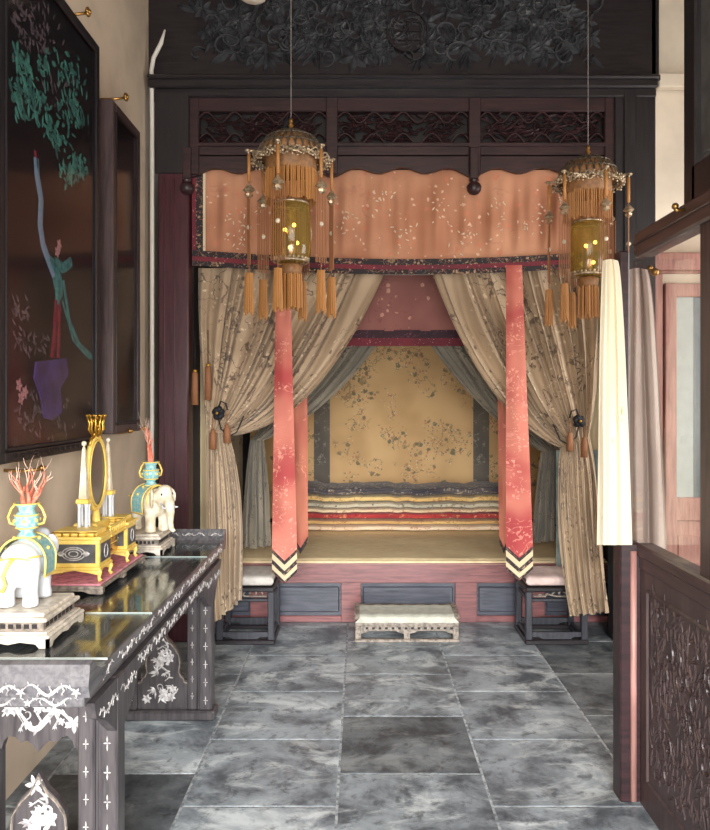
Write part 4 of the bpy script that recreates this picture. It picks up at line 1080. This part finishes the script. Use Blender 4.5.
# white cable
b = MB(); xc = WL+.045
def cy(px, py): Y_ = -xc*FPX/(VX-px); return Vector((xc, Y_, Z(py, Y_)))
Yc = -xc*FPX/(VX-152)
pts = [Vector((xc+.085, Yc, Z(30, Yc))), Vector((xc+.06, Yc, Z(43, Yc))), Vector((xc+.01, Yc, Z(58, Yc))), Vector((xc-.003, Yc, Z(70, Yc))), Vector((xc, Yc, Z(120, Yc))), Vector((xc, Yc, Z(300, Yc))), Vector((xc, Yc, .02))]
b.tube(pts, [.006]+[.014]*6, 10); single('cable_conduit', b, 'cable_white', 'thin white conduit running down the wall beside the maroon post', 'conduit')

# ------------------------------------------------------------------ right screen
XS = 1.11
sr = thing('glazed_screen', (XS+.03, 2.3, 0), 'dark wooden screen with glass upper part and carved lower panel on the right', 'screen')
y0s, y1s = 1.2, 3.0
b = MB(); b.box(1.03, 1.115, 2.98, 3.07, 0, 1.03, .006); b.box(1.03, 1.072, 2.99, 3.06, 1.02, Z(251, 3.0), .006); b.build('end_post', 'frieze_wood', sr)
b = MB(); b.tube([(1.082, 2.978, .01), (1.082, 2.978, 1.0)], .013, 8); b.build('lit_corner_bead', 'rose_wood', sr)  # rose colour paints in the highlight along the corner moulding
b = MB(); b.box(XS-.015, XS+.06, y0s, y1s, .98, 1.03, .008); b.box(XS-.005, XS+.05, y0s, y1s, .93, .985, .006); b.build('sill_rail', 'screen_wood_h', sr)
b = MB(); b.box(XS-.02, XS+.06, y0s, 3.0, 2.17, 2.265, .008); b.box(XS-.028, XS-.015, y0s, 3.0, 2.215, 2.222, .003); b.build('top_rail', 'screen_wood_h', sr)
b = MB(); b.box(XS, XS+.05, y0s, y1s, .0, .94, 0)
b.build('lower_board', 'screen_wood', sr)
pu0, pu1, pv0, pv1 = 1.6, 2.90, .12, .86
ms_ = lambda u, v, h: Vector((XS-h, u, v))
b = MB()
for a, c in (((pu0, pv0), (pu1, pv0)), ((pu0, pv1), (pu1, pv1)), ((pu0, pv0), (pu0, pv1)), ((pu1, pv0), (pu1, pv1))): b.stroke(ms_, [a, c], .016, .008, False)
pfr = b.build('panel_moulding', 'screen_wood', sr)
b = MB(); R = random.Random(5)
for k_ in range(1300):
    u, v = R.uniform(pu0+.03, pu1-.03), R.uniform(pv0+.03, pv1-.03); b.leaf(ms_, u, v, R.gauss(2.1, .6), R.uniform(.03, .08), .010, .0045, R.uniform(-.5, .5))
for k_ in range(40):
    u, v = R.uniform(pu0+.1, pu1-.1), R.uniform(pv0+.1, pv1-.1); a0 = R.uniform(0, 6)
    b.stroke(ms_, [(u+.05*(1-i/14)*math.cos(a0+i*.4), v+.05*(1-i/14)*math.sin(a0+i*.4)) for i in range(12)], .009, .006)
b.build('carved_relief', 'screen_wood', sr)
b = MB(); b.box(XS+.0, XS+.05, 2.36, 2.46, 1.02, 2.18, .006); b.build('stile', 'screen_wood', sr)
b = MB(); b.box(XS+.000, XS+.006, 2.46, 3.06, 1.025, 2.175); b.build('glass_pane', 'clear_glass', sr)
b = MB(); b.box(XS+.015, XS+.021, 1.3, 2.36, 1.025, 2.175); b.build('glass_pane', 'clear_glass', sr)
b = MB(); b.box(XS-.01, XS+.05, 2.47, 2.56, 2.26, CZ-.3, .006); b.build('upper_stile', 'black_wood', sr)
b = MB(); b.box(XS-.01, XS+.05, 1.4, 2.5, 2.26, 2.38, .006); b.build('upper_rail', 'black_wood_h', sr)
b = MB(); b.box(XS+.01, XS+.018, 1.4, 2.57, 2.41, CZ-.3); b.build('upper_pane', 'grey_panel', sr)
for yy, zz in ((2.53, Z(204, 2.5)),):
    b = MB(); b.ball((XS-.05, yy, zz), .012, 10); b.tube([(XS-.02, yy, zz-.012), (XS-.045, yy, zz-.014), (XS-.055, yy, zz)], .006, 8); b.build('brass_catch', 'brass', sr)
# brass curtain hook behind glass
hc = P(656, 272, 3.9); t = thing('brass_curtain_hook', tuple(hc), 'brass hook holding the grey curtain behind the screen glass', 'hook')
# curtains on the screen
def hangcloth(name, pt0, pt1, pb0, pb1, yt, yb_, Y, amp, nf, lab, mat, cat='curtain', seed=0):
    th = None; b = MB()
    def fn(u, v):
        l = pt0+(pb0-pt0)*v**.6; r = pt1+(pb1-pt1)*v**.6
        ph = u*nf*2*PI+seed+fbm(u*3, v*1.5, 1, seed)*1.5
        return P(l+(r-l)*u+.5*math.cos(ph), yt+(yb_-yt)*v-(2*math.sin(u*PI) if v == 0 else 0), Y+amp*math.sin(ph)*(.5+.5*v)+.12*amp*math.sin(2.3*ph))
    b.grid(fn, 90, 50, uvf=lambda u, v: (u*.6, v*1.15+seed)); return single(name, b, mat, lab, cat)
hangcloth('white_curtain', 603, 618, 597, 632, 261, 545, 2.90, .020, 1.8, 'cream white curtain hanging from the end of the glazed screen', 'white_curtain', seed=2)
# rod for grey curtain, inside the side room
t.location = (0, 0, 0); ORG[t.name] = Vector((0, 0, 0))
b = MB(); b.tube([P(650, 273, 3.9), P(668, 272, 3.9), P(700, 272, 3.9), P(760, 272, 3.9)], .010, 8); b.build('rod', 'rose_wood', t)
b = MB(); b.ball(P(655, 272, 3.88), .022, 10); b.ball(P(650, 268, 3.88), .016, 8); b.build('knob', 'brass', t)
t.name = 'curtain_rod'; tag(t, 'short rod with brass knob holding the grey curtain behind the screen glass', 'curtain rod')
hangcloth('grey_curtain', 628, 648, 622, 668, 270, 560, 3.95, .04, 2.5, 'pale grey curtain seen through the glass of the right screen', 'grey_curtain', seed=5)

# ------------------------------------------------------------------ palace lanterns
def lantern(lab):
    t = thing('palace_lantern', (0, 0, 0), lab, 'lantern', 'hanging palace lanterns')
    b = MB(); b.tube([(0, 0, 0), (0, 0, 1.60)], .003, 6); b.build('cord', 'cord_grey', t)
    b = MB(); b.lathe([(0, 0), (.008, -.005), (.012, -.02), (.007, -.03), (.016, -.042), (.007, -.054), (.022, -.066), (.026, -.076), (.01, -.082)][::-1], (0, 0, 0), 16); b.build('finial', 'brass', t)
    # domed crown of wire ribs with a scalloped rim
    b = MB(); prof = [(.02, -.076), (.08, -.086), (.13, -.112), (.162, -.155), (.185, -.215)]
    for a in range(28):
        th = a*2*PI/28; b.tube([(r*math.cos(th+.06*i), r*math.sin(th+.06*i), z) for i, (r, z) in enumerate(prof)], .0035, 5); b.tube([(r*math.cos(th-.06*i), r*math.sin(th-.06*i), z) for i, (r, z) in enumerate(prof)], .0035, 5)
    for r, z in prof: b.tube([(r*math.cos(i*PI/16), r*math.sin(i*PI/16), z) for i in range(33)], .004, 5, False)
    cr_ = b.build('filigree_dome', 'filigree_dark', t)
    b = MB(); b.lathe([(.178, -.213), (.157, -.157), (.125, -.118), (.076, -.092), (.01, -.082)], (0, 0, 0), 24); b.build('dome_lining', 'ochre_band', t)
    b = MB()
    for i in range(48):
        th = i*2*PI/48; z = -.232+.008*math.cos(th*12); r = .196+.010*math.cos(th*6)
        b.ball((r*math.cos(th), r*math.sin(th), z), (.010, .010, .009), 6); b.ball(((r-.012)*math.cos(th+.05), (r-.012)*math.sin(th+.05), z+.02), (.008, .008, .007), 6)
        b.ball(((r+.004)*math.cos(th), (r+.004)*math.sin(th), z-.018), (.007, .007, .006), 6)
    for q in range(3):
        b.tube([((.196+.012*math.cos(i*PI/4+q))*math.cos(i*PI/40), (.196+.012*math.cos(i*PI/4+q))*math.sin(i*PI/40), -.228+.014*math.sin(i*PI/3+q*2)+(q-1)*.008) for i in range(81)], .005, 5, False)
    b.build('scalloped_rim', 'filigree', t)
    b = MB(); b.lathe([(.130, -.295), (.136, -.29), (.136, -.22), (.14, -.205)], (0, 0, 0), 32); b.lathe([(.128, -.205), (.128, -.295)], (0, 0, 0), 32, smooth=True); b.build('silk_band', 'ochre_band', t)
    b = MB(); R = random.Random(2)
    for i in range(72):
        th = i*2*PI/72+R.uniform(-.02, .02); r = .132+R.uniform(-.004, .004); b.tube([(r*math.cos(th), r*math.sin(th), -.285), (r*math.cos(th), r*math.sin(th), -.36), ((r+.002)*math.cos(th), (r+.002)*math.sin(th), -.46+R.uniform(0, .02))], .0042, 5)
    b.build('silk_fringe', 'amber_silk', t)
    b = MB(); b.lathe([(.06, -.775), (.088, -.765), (.104, -.73), (.108, -.68), (.106, -.52), (.10, -.47), (.085, -.455)], (0, 0, 0), 32); b.build('glass_shade', 'amber_glass', t)
    b = MB()
    for zz, rr in ((-.765, .09), (-.458, .088)): b.tube([(rr*math.cos(i*PI/16), rr*math.sin(i*PI/16), zz) for i in range(33)], .008, 6, False)
    for i in range(24): th = i*PI/12; b.ball((.092*math.cos(th), .092*math.sin(th), -.752), .009, 6)
    b.tube([(.089, 0, -.765), (.11, 0, -.62), (.088, 0, -.458)], .003, 5); b.build('shade_collar', 'filigree', t)
    b = MB(); b.lathe([(.022, -.60), (.03, -.61), (.03, -.70), (.02, -.75), (.012, -.77)][::-1], (0, 0, 0), 14); b.build('candle_holder', 'brass', t)
    b = MB()
    for x_, y_, z_ in ((.02, -.04, -.58), (-.03, -.02, -.60), (.03, .03, -.66), (0, -.05, -.70)): b.ball((x_, y_, z_), .011, 8)
    b.build('bulb', 'bulb_glow', t)
    b = MB(); b.lathe([(.03, -.775), (.062, -.79), (.055, -.83), (.046, -.84)][::-1], (0, 0, 0), 20); b.build('lower_cap', 'ochre_band', t)
    b = MB()
    for i in range(30):
        th = i*2*PI/30; r = .04+.008*(i % 3); b.tube([(r*math.cos(th), r*math.sin(th), -.835), (r*1.05*math.cos(th), r*1.05*math.sin(th), -1.0-R.uniform(0, .03))], .006, 5)
    b.build('lower_tassel', 'amber_silk', t)
    for k_ in range(6):
        th = k_*PI/3+.32; cx_, cy_ = .225*math.cos(th), .225*math.sin(th); c0 = .17
        b = MB(); b.tube([(c0*math.cos(th), c0*math.sin(th), -.21), (.2*math.cos(th), .2*math.sin(th), -.195), (.23*math.cos(th), .23*math.sin(th), -.20), (cx_, cy_, -.22)], [.007, .006, .008, .005], 7); b.ball((.232*math.cos(th), .232*math.sin(th), -.198), (.016, .016, .009), 8)
        ar = b.build('arm', 'filigree', t)
        b = MB(); b.tube([(cx_, cy_, -.215), (cx_, cy_, -.36)], .009, 8); b.build('silk_tube', 'amber_silk', ar)
        b = MB(); b.tube([(cx_, cy_, -.32), (cx_, cy_, -.86)], .0025, 5)
        for q in (-.012, .012, -.024, .024, -.036, .036): b.tube([(cx_+q*math.sin(th), cy_-q*math.cos(th), -.42), (cx_+q*math.sin(th), cy_-q*math.cos(th), -.80)], .003, 5)
        b.build('bead_strings', 'brown_fringe', ar)
        b = MB(); b.lathe([(.0, -.365), (.012, -.38), (.034, -.405), (.012, -.42), (.022, -.425), (.02, -.438), (0, -.45)][::-1], (cx_, cy_, 0), 6, smooth=False); b.build('pagoda_bead', 'filigree', ar)
        b = MB(); b.ball((cx_, cy_, -.60), (.013, .013, .013), 10); b.build('pearl_bead', 'pearl_bead', ar)
        b = MB()
        for i in range(12): a = i*PI/6; b.tube([(cx_+.016*math.cos(a), cy_+.016*math.sin(a), -.84), (cx_+.022*math.cos(a), cy_+.022*math.sin(a), -1.04-.01*(i % 3))], .005, 5)
        b.build('tassel', 'amber_silk', ar)
    return t
L1 = lantern('nearer palace lantern with silk fringe hanging in front of the left curtain')
L1.location = (X(291, 4.0), 4.0, Z(118, 4.0))
L2 = copy_tree(L1); L2['label'] = 'farther palace lantern hanging at the right beside the white curtain'
L2.location = (X(588, 4.42), 4.42, Z(145, 4.42)); L2.rotation_euler.z = .35
for L_ in (L1, L2):
    t_top = CZ-L_.location.z
# cords reach the ceiling
for ch in L1.children:
    if ch.name.startswith('cord'):
        for v in ch.data.vertices:
            if v.co.z > .5: v.co.z = CZ-L1.location.z
# ceiling lamp edge at the very top of the frame
b = MB(); c = P(253, -2, 4.4); b.lathe([(0, -.02), (.05, -.014), (.075, .0), (.08, .02), (.06, .03), (.012, .04), (.012, CZ-c.z)], c, 20)
single('ceiling_lamp', b, 'plaster_white', 'small pale lamp hanging at the top edge above the left lantern', 'lamp')
L1c = None

# ------------------------------------------------------------------ light
def area(name, loc, rot, sx, sy, power, c):
    l = bpy.data.lights.new(name, 'AREA'); l.shape = 'RECTANGLE'; l.size = sx; l.size_y = sy; l.energy = power; l.color = c
    o = bpy.data.objects.new(name, l); col.objects.link(o); o.location = loc; o.rotation_euler = rot; return o
# daylight through the doorway behind the viewer
area('doorway_daylight', ((DX0+DX1)/2, YF-.2, 1.25), (PI/2, 0, 0), 3.0, 2.4, 255, (1, .96, .92))
area('courtyard_fill', (.3, -7.0, 3.6), (PI/2-.05, 0, 0), 5.0, 1.5, 2500, (.95, .98, 1))  # added lamp outside the doorway, brightens the lower part of the room
area('upper_warm_fill', (.6, YF+.1, 3.6), (PI/2-.35, 0, 0), 3.6, .7, 60, (1, .88, .76))  # added warm fill high up; the wall behind it has no opening
area('side_room_fill', (WR+.25, 3.6, 1.9), (0, PI/2, 0), 1.6, 1.6, 60, (1, .95, .9))  # added fill outside the unseen gap, brightens the side room
w = bpy.data.worlds.new('world'); sc.world = w; w.use_nodes = True
w.node_tree.nodes['Background'].inputs[0].default_value = (.85, .92, 1, 1); w.node_tree.nodes['Background'].inputs[1].default_value = 1.0
sc.view_settings.view_transform = 'Standard'; sc.view_settings.look = 'None'; sc.view_settings.gamma = 1; sc.view_settings.exposure = 0
